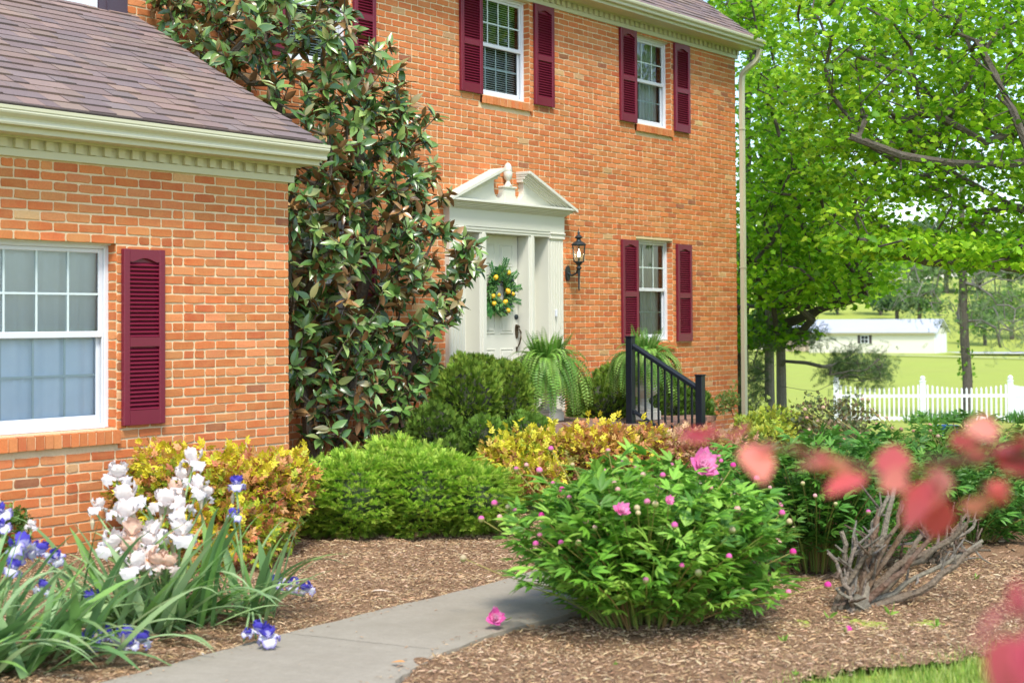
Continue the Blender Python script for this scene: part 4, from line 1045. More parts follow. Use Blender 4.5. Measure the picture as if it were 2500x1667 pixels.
RED = [(.50, .16, .07), (.60, .27, .10), (.62, .50, .04), (.42, .12, .06)]
def nb(x, y, d, rx_, ry__, rd=None):
    c = at(x, y, d); k = d / FPX; return (c, (rx_ * k, (rd or rx_) * k, ry__ * k))
nandina('nandina_shrub', [nb(470, 1215, 9.9, 165, 110, 120), nb(620, 1230, 9.9, 150, 120, 120), nb(700, 1180, 10.2, 85, 75), nb(560, 1320, 9.5, 130, 85), nb(400, 1150, 10.2, 75, 62), nb(330, 1200, 10.2, 60, 60)], 3600, .062, YEL, LOW, 'yellow, orange and red leaved bush against the wing wall below the shutter', shoots=50)
nandina('nandina_shrub', [nb(1270, 1125, 12.3, 90, 62), nb(1220, 1150, 12.2, 50, 50), nb(1350, 1120, 12.4, 80, 66), nb(1300, 1170, 12.0, 90, 50)], 2300, .062, [(.72, .66, .05), (.62, .58, .04), (.70, .55, .10), (.55, .30, .08)], LOW, 'bright yellow leaved bush between the spruce mound and the stoop', shoots=50)
nandina('nandina_shrub', [nb(1500, 1115, 12.4, 95, 66), nb(1570, 1110, 12.6, 60, 60), nb(1440, 1130, 12.1, 50, 55), nb(1410, 1075, 12.5, 34, 34)], 2400, .062, [(.70, .60, .04), (.55, .24, .08), (.60, .36, .10), (.68, .58, .06)], [(.40, .18, .07), (.30, .28, .05), (.36, .14, .06)], 'yellow and rusty red leaved bush in front of the railing', shoots=45)
nandina('nandina_shrub', [nb(1700, 1105, 13.2, 120, 50), nb(1790, 1110, 13.3, 70, 40), nb(1640, 1120, 12.9, 60, 48)], 2400, .06, [(.58, .30, .20), (.66, .44, .24), (.64, .56, .10), (.50, .20, .13)], [(.35, .30, .06), (.42, .18, .10)], 'pinkish bronze leaved bush at the foot of the lower railing post', shoots=30)
nandina('boxleaf_shrub', [nb(1900, 1050, 15.3, 85, 48), nb(1840, 1060, 15.0, 50, 40), nb(1960, 1060, 15.0, 60, 42), nb(1880, 1080, 14.6, 90, 40)], 3000, .05, [(.42, .50, .05), (.30, .42, .05), (.55, .55, .06)], [(.14, .22, .03), (.22, .30, .04)], 'yellow-green small-leaved bush right of the downspout', shoots=40)
nandina('loose_shrub', [nb(2010, 1030, 14.6, 80, 52), nb(2080, 1025, 14.6, 55, 46), nb(2040, 1080, 14.0, 80, 50)], 1500, .04, [(.10, .15, .05), (.16, .16, .06), (.22, .14, .07)], [(.07, .11, .035), (.12, .10, .05)], 'open twiggy dark green bush in front of the picket fence', shoots=50, stemcol=(.12, .07, .05))
nandina('boxwood_shrub', [nb(5, 1250, 9.9, 62, 85), nb(-60, 1260, 9.9, 90, 110), nb(30, 1300, 9.7, 40, 60)], 3000, .036, [(.12, .25, .03), (.18, .33, .05), (.08, .18, .025)], [(.05, .13, .02), (.08, .17, .03)], 'green boxwood at the left edge under the wing window', shoots=20)
nandina('seedling_bush', [nb(1770, 985, 16.9, 26, 24), nb(1785, 975, 17.0, 18, 16)], 170, .045, [(.22, .34, .07), (.30, .36, .08)], [(.14, .24, .05)], 'small sparse seedling beside the lower railing post against the brick', shoots=6)

# ================================================================ URNS AND FERNS
def urn(x, y, z, label):
    e = empty('garden_urn', (x, y, z), label, 'urn', 'pale stone urns on the stoop')
    g = G(); g.bbox(x - .135, x + .135, y - .135, y + .135, z, z + .10, .008); g.bbox(x - .12, x + .12, y - .12, y + .12, z + .10, z + .125, .008); g.build('plinth', MURN, e)
    prof = [(0, .125), (.105, .125), (.108, .14), (.085, .155), (.06, .18), (.052, .205), (.06, .222), (.05, .23), (.075, .245), (.125, .275), (.158, .32), (.168, .36), (.160, .372), (.166, .38), (.160, .39), (.150, .40), (.150, .47), (.162, .56), (.178, .62), (.195, .635), (.195, .655), (.165, .655), (.15, .60), (0, .60)]
    g = G(); g.lathe(prof, (x, y, z), 40)
    V = g.V[0]; a = np.arctan2(V[:, 1] - y, V[:, 0] - x); zz = V[:, 2] - z; r = np.hypot(V[:, 0] - x, V[:, 1] - y)
    k = ((zz > .25) & (zz < .36)); f = 1 + .05 * np.abs(np.sin(a * 8)) * k; V[:, 0] = x + (V[:, 0] - x) * f; V[:, 1] = y + (V[:, 1] - y) * f
    # relief garlands
    g.build('bowl', MURN, e, smooth=True)
    g = G()
    for t in np.linspace(0, 2 * np.pi, 9)[:-1]:
        for s_ in (-1, 1): g.tube([(x + (.152 + .02 * q) * math.cos(t + s_ * .32 * math.sin(math.pi * q)), y + (.152 + .02 * q) * math.sin(t + s_ * .32 * math.sin(math.pi * q)), z + .41 + .19 * q) for q in np.linspace(0, 1, 7)], [.006, .009, .011, .009, .008, .006, .004], 5)
    g.build('relief', MURN, e)
PIN = quadleaf(.19)
def fern(x, y, z, label, n=120, R=.5, seed=0):
    e = empty('boston_fern', (x, y, z), label, 'fern', 'ferns in the urns'); g = G(); gs_ = G()
    for i in range(n):
        a = rng.uniform(0, 2 * np.pi); el = rng.uniform(-.1, 1.35); up = el > 1.0; L = R * rng.uniform(.7, 1.15) * (1.0 if not up else .68)
        v = np.array([math.cos(a) * math.cos(el), math.sin(a) * math.cos(el), math.sin(el)]) ; p = np.array([x, y, z]) + np.array([math.cos(a), math.sin(a), 0]) * .06; m = 21; st_ = L / m; P = [p]; D = []
        drop = (.5 if up and rng.random() < .45 else rng.uniform(4.5, 9.5))
        for k in range(m):
            v = norm(v + np.array([0, 0, -drop * st_ * (.4 + 1.6 * k / m)])); 
            if v[2] < -.96: v = norm(np.array([v[0] + .02 * math.cos(a), v[1] + .02 * math.sin(a), v[2]]))
            P.append(P[-1] + v * st_); D.append(v)
        P = np.array(P); D = np.array(D); gs_.tube(P, np.linspace(.0022, .0008, m + 1), 3, (.16, .20, .04), cap=False)
        side = norm(np.cross(D, [0, 0, 1.]) + np.cross(D, rdir(1)[0]) * .15 + 1e-6); nrm = np.cross(side, D); t = np.arange(m) / m; ln_ = .058 * np.sin(np.pi * (t * .85 + .13)) ** .7
        hue = pal([(.17, .37, .05), (.26, .48, .08), (.11, .26, .04), (.34, .53, .13)], 1, .12)[0]
        for sg in (-1, 1):
            dd = norm(side * sg + D * .25 - nrm * .1); g.inst(PIN, P[:-1] + D * st_ * .25 * sg, basis(dd, nrm), ln_ + .002, np.tile(hue, (m, 1)) * rng.uniform(.85, 1.1, (m, 1)))
    g.build('fronds', MLEAF, e); gs_.build('stems', MSTM, e)
urn(13.10, -.73, .476, 'pale stone urn with a fern at the left side of the stoop'); fern(13.10, -.73, 1.06, 'arching green fern in the left urn in front of the door', 300, .66)
urn(13.80, -1.52, .476, 'pale stone urn with a fern behind the stair railing'); fern(13.80, -1.52, 1.12, 'arching green fern in the urn behind the railing', 190, .56)

# ================================================================ PEONIES
LP = leaf(4, .125, .85, .20, .05)
PEL = compound([(LP, rz(a) @ ry(b) @ np.diag([l, l, l]), o) for a, b, l, o in (
    (0, .1, .55, (.50, 0, 0)), (.5, .15, .46, (.48, .0, 0)), (-.5, .15, .46, (.48, 0, 0)),
    (.95, .15, .50, (.20, .0, 0)), (1.35, .25, .38, (.18, .02, 0)), (.55, .2, .34, (.24, .05, 0)),
    (-.95, .15, .50, (.20, 0, 0)), (-1.35, .25, .38, (.18, -.02, 0)), (-.55, .2, .34, (.24, -.05, 0)))])
def sphere_v(c, r, sq=1.0, n=8):
    return [(math.sin(t) * r, -math.cos(t) * r * sq) for t in np.linspace(0, math.pi, 7)], c, n
def petalflower(g, c, r, nrm, np_=34, cols=((.86, .22, .50), (.90, .38, .62), (.94, .58, .74))):
    pt_ = leaf(4, .36, .9, -.35, -.08); nrm = norm(np.array(nrm, float)); b = basis(nrm[None], np.array([[.3, .1, .95]]))[0]
    for ring, (k, th, s_) in enumerate(((9, 1.35, 1.0), (9, 1.0, .85), (9, .65, .7), (8, .3, .55))):
        a = np.arange(k) * 2 * np.pi / k + ring * .4 + rng.normal(0, .12, k); t = th + rng.normal(0, .12, k)
        D = np.cos(t)[:, None] * b[:, 0] + np.sin(t)[:, None] * (np.cos(a)[:, None] * b[:, 1] + np.sin(a)[:, None] * b[:, 2])
        g.inst(pt_, np.tile(np.array(c), (k, 1)), basis(D, np.tile(nrm, (k, 1)) - D * .3), r * s_ * rng.uniform(.85, 1.15, k), pal([cols[min(2, ring)]], k, .1))
def surf(x, y, c, R, H, stretch):
    """point of the bush surface seen at a surveyed pixel"""
    cc = np.array([c[0], c[1], H * .30]); ax = np.array([R * stretch[0] * 1.04, R * stretch[1] * 1.04, H * .76]); o = (EYE - cc) / ax; q = ray(x, y) / ax
    A, B, C_ = q @ q, o @ q, o @ o - 1; dsc = B * B - A * C_; t = (-B - math.sqrt(dsc)) / A if dsc > 0 else -B / A
    p = EYE + ray(x, y) * t; return p
def peony(label, ctr, R, H, nst, budpix, flowers, depthfn, size=.15, stretch=(1, 1), greens=None, budcol=None, openbuds=()):
    e = empty('peony_bush', (ctr[0], ctr[1], 0), label, 'peony'); g = G(); gs_ = G(); c = np.array(ctr, float)
    greens = greens or [(.15, .35, .035), (.23, .47, .05), (.10, .25, .03), (.32, .55, .08)]
    for i in range(nst):
        a = rng.uniform(0, 2 * np.pi); q = math.sqrt(rng.random()); base = c + np.array([math.cos(a) * q * R * .36 * stretch[0], math.sin(a) * q * R * .36 * stretch[1], .01])
        el = math.asin(min(1, max(.0, 1 - q ** 2.0 * .92))); out = q ** .8
        tip = c + np.array([math.cos(a) * R * out * stretch[0], math.sin(a) * R * out * stretch[1], H * (.30 + .70 * math.sqrt(max(0, 1 - (out * .93) ** 2))) * rng.uniform(.86, 1.08)])
        if q > .85 and rng.random() < .5: tip[2] *= rng.uniform(.35, .8)
        t = np.linspace(0, 1, 9)[:, None]; mid = np.array([base[0] * .62 + tip[0] * .38, base[1] * .62 + tip[1] * .38, tip[2] * .62 + .02])
        P = (1 - t) ** 2 * base + 2 * t * (1 - t) * mid + t ** 2 * tip; gs_.tube(P, np.linspace(.0048, .0022, 9), 5, pal([(.28, .34, .07), (.34, .22, .08), (.24, .34, .06)], 1)[0], cap=False)
        k = rng.integers(6, 9); ts = np.linspace(.24, 1.0, k); Q = np.stack([np.interp(ts, t[:, 0], P[:, j]) for j in range(3)], -1); tg = norm(P[-1] - P[-3])
        az = rng.uniform(0, 6.28) + np.arange(k) * 2.3; D = np.stack([np.cos(az), np.sin(az), rng.uniform(.15, .9, k)], -1) + tg * .35 + np.r_[[math.cos(a), math.sin(a), 0]] * .25
        g.inst(PEL, Q, basis(D, norm(np.array([0, 0, 1.]) + rdir(k) * .4)), size * rng.uniform(.8, 1.25, k), pal(greens, k, .13))
    g.build('leaves', MLEAF, e, smooth=True); gst = gs_
    for (x, y) in list(budpix) + list(flowers):
        p = surf(x, y, c, R * 1.05, H * 1.10, stretch) if (x, y) in flowers else surf(x, y, c, R, H, stretch); r2 = c + (p - c) * [.45, .45, .5]; q = p * .55 + r2 * .45 + np.array([rng.normal(0, .012), rng.normal(0, .012), -.015])
        gst.tube([r2, q * [1, 1, 1], p], [.003, .0026, .002], 5, (.34, .30, .08), cap=False)
        g = G(); big = (x, y) in flowers
        if big:
            rr = dict(zip(flowers, [flowers[f] for f in flowers]))[(x, y)]
            petalflower(g, p, rr, [-.5, -.7, .5]); o = g.build('flower', MPET, e); tag(o, 'open ruffled pink peony bloom' if rr > .05 else None)
        else:
            r = rng.uniform(.012, .018) * (1.3 if (x, y) in openbuds else 1); prof, _, n = sphere_v(p, r, 1.05); col = pal(budcol or [(.85, .26, .46), (.80, .46, .42), (.80, .16, .44), (.66, .55, .32)], 1, .1)[0]
            if (x, y) in openbuds: col = np.array([.78, .06, .36])
            g.lathe(prof, p, 9, col)
            V = g.V[-1]; C = np.tile(col, (len(V), 1)); C[V[:, 2] < p[2] + r * rng.uniform(-.4, .1)] = (.34, .40, .12); g.C[-1] = C
            g.build('bud', MPET, e, smooth=True)
    gst.build('stems', MSTM, e); return e
B1 = [(1207, 1228), (1240, 1237), (1220, 1262), (1175, 1267), (1258, 1248), (1390, 1215), (1372, 1196), (1260, 1145), (1317, 1148), (1285, 1135), (1350, 1180), (1398, 1135), (1475, 1150), (1485, 1100), (1345, 1095), (1500, 1180),
      (1508, 1195), (1550, 1155), (1553, 1140), (1545, 1168), (1570, 1160), (1580, 1225), (1555, 1240), (1600, 1231), (1430, 1272), (1452, 1288), (1318, 1305), (1308, 1327), (1370, 1325), (1412, 1325), (1558, 1252), (1647, 1282),
      (1788, 1293), (1800, 1243), (1906, 1233), (1909, 1252), (1927, 1273), (1938, 1290), (1899, 1316), (1902, 1326), (1780, 1358), (1665, 1380), (1705, 1398), (1577, 1416), (1131, 1362), (1735, 1190), (1847, 1168), (1520, 1128), (1618, 1160), (1640, 1135), (1925, 1445), (1755, 1115), (1760, 1125)]
F1 = {(1715, 1138): .088, (1517, 1245): .045, (1633, 1222): .03}
OB = [(1324, 1258), (1322, 1258), (1936, 1347), (2021, 1428), (1790, 1293), (1790, 1134), (1372, 1196), (1790, 1136), (1240, 1250)]
B1 += [(1322, 1258), (1936, 1347), (2021, 1428), (1790, 1136)]
dp = lambda x, y: float(np.interp(x, [1100, 1300, 1500, 1700, 2050], [7.75, 7.6, 7.5, 7.6, 7.7])) + max(0, (1250 - y)) * .0035 - max(0, y - 1330) * .002
peony('large bushy peony with many pink buds and open pink blooms in the foreground', (6.56, -6.10, 0), .74, .74, 205, B1, F1, dp, .190, (1.0, .95), openbuds=OB)
B2 = [(1990, 1210), (2040, 1230), (2120, 1250), (1880, 1190), (1960, 1180)]
peony('second peony bush right of the large one, behind the pruned grey stump', (8.62, -6.05, 0), .72, .80, 190, B2, {}, lambda x, y: 9.0, .165, (1.2, 1.1), [(.09, .25, .03), (.13, .32, .04), (.06, .17, .025)])
B3 = [(2010, 995), (2105, 975), (2120, 978), (2128, 1000), (2143, 1015), (2140, 1035), (2165, 1020), (2178, 1045), (2200, 1048), (2170, 1068), (2230, 1052), (2270, 1038), (2272, 1053), (2290, 1065), (2360, 1040), (2372, 1046), (2350, 1070), (2332, 1080), (1970, 1020), (1975, 1050), (1996, 1028), (2040, 1040), (2060, 1072), (2036, 1060), (1965, 1000), (2100, 1060)]
peony('peony bush farthest back with dull pink closed buds, below the picket fence', (11.35, -6.05, 0), .85, .74, 170, B3, {}, lambda x, y: 11.0 + (1060 - y) * .003, .17, (1.2, 1.1), [(.12, .28, .035), (.18, .37, .05), (.08, .20, .03)], [(.55, .30, .22), (.60, .42, .28), (.48, .24, .18)])
peony('low leafy peony between the second peony and the mulch edge at right', (10.2, -6.45, 0), .45, .55, 60, [], {}, lambda x, y: 10, .16, (1, 1), [(.07, .19, .03), (.10, .26, .035)])

# fallen bloom on the path
fb = onZ(1208, 1508, .09); g = G(); petalflower(g, fb + [0, 0, .0], .052, [-.4, -.5, .3], cols=((.80, .14, .45), (.86, .32, .58), (.92, .62, .76))); petalflower(g, fb + [.04, .03, .0], .045, [.6, -.3, .5])
g.V = [np.c_[v[:, :2], np.maximum(v[:, 2], .044)] for v in g.V]
g.tube([fb + [.03, .0, 0], fb + [.12, .02, -.03], fb + [.2, .05, -.035]], .003, 5, (.3, .34, .1)); o = g.build('fallen_peony', MPET, None, origin=fb); tag(o, 'fallen pink peony bloom lying on the concrete path', 'flower')

# ================================================================ IRISES
def blade_pts(base, az, L, lean, curl, m=10, zmin=.02):
    v = norm(np.array([math.cos(az) * math.sin(lean), math.sin(az) * math.sin(lean), math.cos(lean)])); P = [np.array(base, float)]; s_ = L / m
    for k in range(m):
        v = norm(v + np.array([math.cos(az) * .3, math.sin(az) * .3, -1.0]) * curl * s_ * (k / m) ** 1.6 * 3.2); q = P[-1] + v * s_
        q[2] = max(q[2], zmin); P.append(q)
    return np.array(P)
def ribbon_leaf(g, P, w, az, col, tip=None, fold=.16):
    m = len(P); t = np.linspace(0, 1, m); side = np.array([-math.sin(az), math.cos(az), 0]); hw = w * np.clip(1.0 - np.clip((t - .45) / .55, 0, 1) ** 1.7, .02, 1) * (.75 + .25 * np.clip(t * 3, 0, 1))
    T_ = norm(np.gradient(P, axis=0)); S = norm(side - T_ * (T_ @ side)[:, None]); Nn = np.cross(T_, S)
    V = np.concatenate([P + S * hw[:, None] + Nn * (hw * fold)[:, None], P, P - S * hw[:, None] + Nn * (hw * fold)[:, None]]); i = np.arange(m - 1)
    F = np.concatenate([np.stack([i, i + 1, m + i + 1, m + i], -1), np.stack([m + i, m + i + 1, 2 * m + i + 1, 2 * m + i], -1)])
    C = np.tile(np.array(col), (3 * m, 1)); tt = np.tile(t, 3)
    if tip is not None: C = C * (1 - np.clip((tt - .75) * 4, 0, 1)[:, None]) + np.array(tip) * np.clip((tt - .75) * 4, 0, 1)[:, None]
    g.add(V, F, C)
def iris_bloom(e, p, s, std, fall, beard, tilt=None, rim=None, name='bloom'):
    g = G(); az0 = rng.uniform(0, 6.28); M_ = np.eye(3) if tilt is None else tilt
    def petal(az, kind):
        m, n = 11, 7; V = []; C = []
        for i in range(m):
            t = i / (m - 1)
            if kind == 's':   # upright standard, arching inwards
                r = s * (.08 + .40 * math.sin(t * 2.2)); z = s * (.85 * t) ; wd = s * .40 * math.sin(math.pi * (.10 + .72 * t)) ** .8
            else:             # drooping fall
                r = s * (.08 + .62 * math.sin(min(1, t * 1.15) * 1.45)); z = s * (.16 * math.sin(t * 3) - .80 * max(0, t - .38) ** 1.4); wd = s * .50 * math.sin(math.pi * (.08 + .80 * t)) ** .65
            for j in range(n):
                u = (j / (n - 1) - .5) * 2; rf_ = abs(u) ** 1.3 * s * .11 * math.sin(t * 21 + u * 5 + az * 3); ru = r - abs(u) ** 2 * s * (.10 if kind == 's' else .02) + rng.normal(0, .008 * s) + rf_; zz = z - abs(u) ** 2 * s * (.08 if kind == 'f' else .02) + rng.normal(0, .014 * s) * (t > .3) + rf_
                V.append((ru * math.cos(az) - u * wd * math.sin(az), ru * math.sin(az) + u * wd * math.cos(az), zz))
                base_ = np.array(std if kind == 's' else fall)
                if kind == 'f' and t < .45 and abs(u) < .3: base_ = np.array(beard)
                if rim is not None:
                    if kind == 'f' and (abs(u) > .8 or t > .92): base_ = np.array(rim)
                    if kind == 's' and (t < .5 and abs(u) < .8): base_ = base_ * .5 + .5 * np.array(fall)
                C.append(base_ * rng.uniform(.92, 1.05))
        F = [(i * n + j, i * n + j + 1, (i + 1) * n + j + 1, (i + 1) * n + j) for i in range(m - 1) for j in range(n - 1)]
        g.add(np.array(V) @ M_.T + p, F, np.array(C))
    for k in range(3): petal(az0 + k * 2.094, 's'); petal(az0 + 1.047 + k * 2.094, 'f')
    return g.build(name, MPET, e, smooth=True)
WHT = ((.84, .77, .73), (.86, .82, .82), (.80, .36, .10)); PCH = ((.80, .56, .42), (.84, .70, .63), (.76, .28, .06)); BLU = ((.10, .08, .50), (.80, .80, .86), (.75, .60, .25))
IRG = [(.22, .38, .14), (.30, .47, .20), (.15, .29, .10), (.40, .57, .26), (.24, .45, .11)]
def iris(label, base, spread, nl, Ls, blooms, stems_to=None, right=.55):
    e = empty('bearded_iris', (base[0], base[1], 0), label, 'iris'); g = G()
    for i in range(nl):
        fanc = np.array(base) + np.array([rng.normal(0, spread[0]), rng.normal(0, spread[1]), .015]); tt = rng.random(); az = (-.92 if rng.random() < right else 2.22) + rng.normal(0, .55)
        lean = (rng.uniform(.1, .85) if tt < .6 else rng.uniform(.7, 1.3)); off = np.array([math.cos(az), math.sin(az), 0]) * .05
        P = blade_pts(fanc + off, az, rng.uniform(*Ls), lean, rng.uniform(.3, 1.6) if tt < .6 else rng.uniform(.8, 2.6))
        ribbon_leaf(g, P, rng.uniform(.018, .029), az + rng.normal(0, .4), pal(IRG, 1, .12)[0], (.30, .30, .14) if rng.random() < .25 else None)
    g.build('leaves', MLEAF, e, smooth=True); gs_ = G()
    for (x, y, d, s, kind) in blooms:
        p = at(x, y, d); c = dict(w=WHT, p=PCH, b=BLU)[kind[0]]; tl = rx(rng.normal(0, .25)) @ ry(rng.normal(0, .25))
        if 'F' in kind: tl = rx(rng.uniform(-.5, .5)) @ ry(rng.uniform(-.5, .3)); p[2] = max(p[2], .09)
        s *= 1.12; iris_bloom(e, p, s, c[0], c[1], c[2], tl, rim=(.30, .24, .72) if kind[0] == 'b' else None)
        q = np.array([base[0] + rng.normal(0, spread[0] * .6), base[1] + rng.normal(0, spread[1] * .6), .02])
        if 'F' in kind: mid = (q + p) / 2 + [0, 0, .05]; gs_.tube([q, mid, p + [-.02, 0, -.03]], [.007, .006, .005], 6, (.24, .36, .14), cap=False)
        else: gs_.tube([q, q * .45 + p * .55 + [0, 0, .02], p - [0, 0, .03], p], [.007, .006, .006, .008], 6, (.22, .34, .12), cap=False)
        if rng.random() < .5:
            b = p + np.array([rng.normal(0, .03), rng.normal(0, .03), -.1 if 'F' not in kind else .0]); b[2] = max(b[2], .05)
            gs_.tube([b, b + [0, 0, .035], b + [0.003, 0, .06]], [.006, .012, .003], 6, (.50, .42, .28))
    gs_.build('stalks', MSTM, e); return e
WB = [(286, 1165, 7.9, .085, 'w'), (470, 1130, 8.1, .085, 'w'), (445, 1170, 8.1, .07, 'w'), (477, 1195, 7.9, .08, 'w'), (315, 1225, 7.7, .10, 'w'), (300, 1262, 7.6, .09, 'w'), (238, 1243, 7.8, .06, 'w'), (404, 1235, 7.8, .095, 'w'), (440, 1250, 7.8, .085, 'w'), (428, 1200, 7.9, .06, 'p'),
      (322, 1305, 7.5, .08, 'p'), (378, 1305, 7.6, .075, 'w'), (442, 1310, 7.6, .09, 'w'), (272, 1335, 7.4, .085, 'w'), (322, 1350, 7.4, .085, 'p'), (330, 1388, 7.3, .09, 'w'), (372, 1372, 7.4, .085, 'p'), (408, 1380, 7.4, .07, 'p'), (500, 1212, 8.0, .06, 'w'), (360, 1330, 7.5, .07, 'w')]
iris('bearded iris clump crowded with white and peach blooms in the left foreground', (4.98, -4.16, 0), (.17, .15), 120, (.38, .72), WB)
iris('bearded iris with a tall stalk of dark blue blooms, right of the white irises', (5.45, -4.35, 0), (.07, .07), 20, (.38, .62), [(578, 1185, 8.0, .055, 'b'), (571, 1262, 7.9, .05, 'b'), (660, 1450, 8.35, .055, 'bF'), (683, 1452, 8.4, .06, 'bF'), (719, 1472, 8.3, .055, 'bF'), (750, 1480, 8.2, .05, 'bF'), (633, 1575, 7.1, .055, 'bF'), (656, 1612, 6.95, .06, 'bF'), (603, 1590, 7.05, .03, 'bF'), (226, 1470, 7.4, .065, 'b')])
iris('bearded iris clump with blue and white blooms in the bottom left corner', (3.90, -4.30, 0), (.24, .16), 120, (.40, .74), [(54, 1345, 7.0, .085, 'b'), (96, 1350, 7.1, .06, 'b'), (28, 1392, 6.9, .055, 'b'), (138, 1362, 7.3, .05, 'b'), (106, 1440, 7.0, .05, 'b'), (4, 1256, 7.2, .06, 'b'), (6, 1290, 7.1, .05, 'b'), (76, 1285, 7.3, .035, 'w'), (217, 1600, 6.9, .055, 'bF'), (255, 1583, 7.0, .055, 'bF'), (305, 1590, 6.95, .065, 'bF'), (344, 1605, 6.9, .055, 'bF'), (150, 1580, 6.9, .045, 'bF'), (235, 1630, 6.8, .04, 'bF'), (320, 1625, 6.8, .04, 'bF')], right=.8)

# ================================================================ PRUNED BARE SHRUBS
def stump(label, base, tipspix, seed_nodes, rt, rmax, pixfn=None):
    e = empty('pruned_shrub', (base[0], base[1], 0), label, 'shrub'); T_ = np.array([at(x, y, d) for x, y, d in tipspix]); b = np.array(base, float)
    dirs = norm(T_ - b); sk = Skel([[b + [0, 0, -.02], b + [0, 0, .05]]]); g = G()
    for p in T_:
        m = 10; t = np.linspace(0, 1, m)[:, None]; q0 = b + np.array([rng.normal(0, .035), rng.normal(0, .035), 0]); mid = q0 * .45 + p * .55 + np.array([0, 0, -.07]) + rng.normal(0, .06, 3)
        P = (1 - t) ** 2 * q0 + 2 * t * (1 - t) * mid + t ** 2 * p + rng.normal(0, .010, (m, 3)); P[:, 2] = np.maximum(P[:, 2], .0); r0 = rng.uniform(.6, 1) * rmax
        g.tube(P, np.linspace(r0, max(rt, r0 * .5), m), 7, pal([(.21, .16, .11), (.16, .12, .08), (.27, .23, .17), (.17, .10, .06)], 1)[0])
        for _ in range(rng.integers(2, 6)):
            k = rng.integers(3, m - 1); a = P[k]; v = norm(P[k] - P[k - 1] + rdir(1)[0] * .9 + [0, 0, .3]); L = rng.uniform(.04, .20); c1 = a + v * L * .5 + rng.normal(0, .008, 3); c2 = a + v * L + rng.normal(0, .012, 3) + [0, 0, .02]
            g.tube([a, c1, c2], [rt * 1.5, rt * 1.2, rt * .7], 5, pal([(.18, .15, .12), (.15, .095, .065), (.24, .21, .17)], 1)[0])
    g.lathe([(.09, -.02), (.075, .03), (.05, .07), (0, .09)], b, 10, (.17, .15, .11)); g.build('branches', MBRK, e); return e
TP = [(2052, 1300, 8.1), (2092, 1310, 8.05), (2025, 1350, 8.0), (2130, 1265, 8.2), (2155, 1245, 8.2), (2170, 1215, 8.3), (2190, 1180, 8.4), (2205, 1220, 8.2), (2225, 1225, 8.2), (2250, 1240, 8.3), (2290, 1290, 8.1), (2300, 1240, 8.4), (2240, 1300, 8.0), (2345, 1300, 8.3), (2390, 1325, 8.1), (2400, 1315, 8.2), (2360, 1280, 8.3), (2210, 1330, 7.9), (2175, 1300, 8.0), (2265, 1270, 8.4), (2040, 1435, 7.9)]; TP = [t_ for k_, t_ in enumerate(TP) if k_ not in (8, 12, 17, 11)]
stump('grey leafless shrub pruned to thick bare stubs, right of the large peony', (7.50, -6.83, .0), TP, None, .006, .027)
stump('smaller grey bare shrub behind the pruned one, at the mulch edge', (9.1, -6.62, 0), [(2330, 1230, 9.6), (2350, 1255, 9.6), (2365, 1240, 9.7), (2375, 1250, 9.5), (2385, 1270, 9.6), (2395, 1290, 9.4), (2320, 1280, 9.4), (2340, 1300, 9.3), (2410, 1340, 9.4), (2300, 1350, 9.3), (2290, 1330, 9.4)], None, .005, .017)
bsr = stump('bare branching twigs of a shrub at the right edge above the lawn', (11.9, -7.0, 0), [(2425, 1120, 11.0), (2440, 1150, 11.0), (2470, 1180, 11.0), (2500, 1215, 11.0), (2460, 1125, 11.2), (2510, 1120, 11.1), (2550, 1100, 11.0), (2530, 1180, 10.9)], None, .004, .012)

# small weeds and litter on the mulch
def weed(x, y, label, n=7, s=.05):
    p = onZ(x, y, .02); g = G(); D = norm(rdir(n, .3, 1)); g.inst(leaf(3, .16, .8, .3, .05), np.tile(p, (n, 1)), basis(D, rdir(n, -.2, .3)), s * .7 * rng.uniform(.6, 1.3, n), pal([(.22, .42, .06), (.30, .50, .08)], n)); o = g.build('seedling', MLEAF, None, origin=p); tag(o, label, 'seedling')
weed(2025, 1508, 'green sprout on the mulch left of the pink fallen bud', 6, .07); weed(2172, 1500, 'single green sprout directly in front of the pruned shrub', 4, .08); weed(2285, 1530, 'bright green sprout right of the pruned shrub', 8, .06); weed(1915, 1565, 'green sprout on the mulch below the right side of the large peony', 8, .06)
weed(2380, 1415, 'pale green sprout on the mulch near the right edge', 6, .05); weed(1500, 1622, 'tiny green sprout on the mulch at the bottom centre', 8, .035); weed(1938, 1648, 'tiny green sprout at the bottom edge near the lawn', 6, .04)
p = onZ(1938, 1560, .02)
def litter(name, x, y, L, w, col, label, cat, z=.03):
    p = onZ(x, y, z); g = G(); g.inst(leaf(4, w, .9, .1, .05), p[None], basis(rdir(1, -.05, .1), np.array([[0, 0, 1.]])), np.array([L]), np.array([col])); g.V[-1][:, 2] += .01; o = g.build(name, MCHP, None, origin=p); tag(o, label, cat)
litter('dry_leaf', 990, 1620, .07, .25, (.62, .26, .06), 'orange-brown dry leaf lying on the path', 'leaf', .05)
litter('bark_piece', 905, 1447, .12, .16, (.58, .47, .36), 'long pale piece of bark on the mulch above the path', 'bark'); litter('bark_piece', 720, 1427, .13, .18, (.40, .25, .13), 'brown curl of bark on the mulch beside the fallen blue irises', 'bark')
def stone(x, y, r, col, label):
    p = onZ(x, y, .02); g = G(); g.lathe([(math.sin(t) * r, -math.cos(t) * r * .7) for t in np.linspace(0, math.pi, 7)], p, 9, col); g.V[-1] += rng.normal(0, r * .07, g.V[-1].shape); o = g.build('pebble', MCHP, None, origin=p); tag(o, label, 'stone')
stone(635, 1525, .022, (.10, .10, .11), 'dark grey pebble on the mulch between the fallen irises'); stone(492, 1600, .018, (.5, .5, .47), 'pale grey pebble on the mulch beside the path')
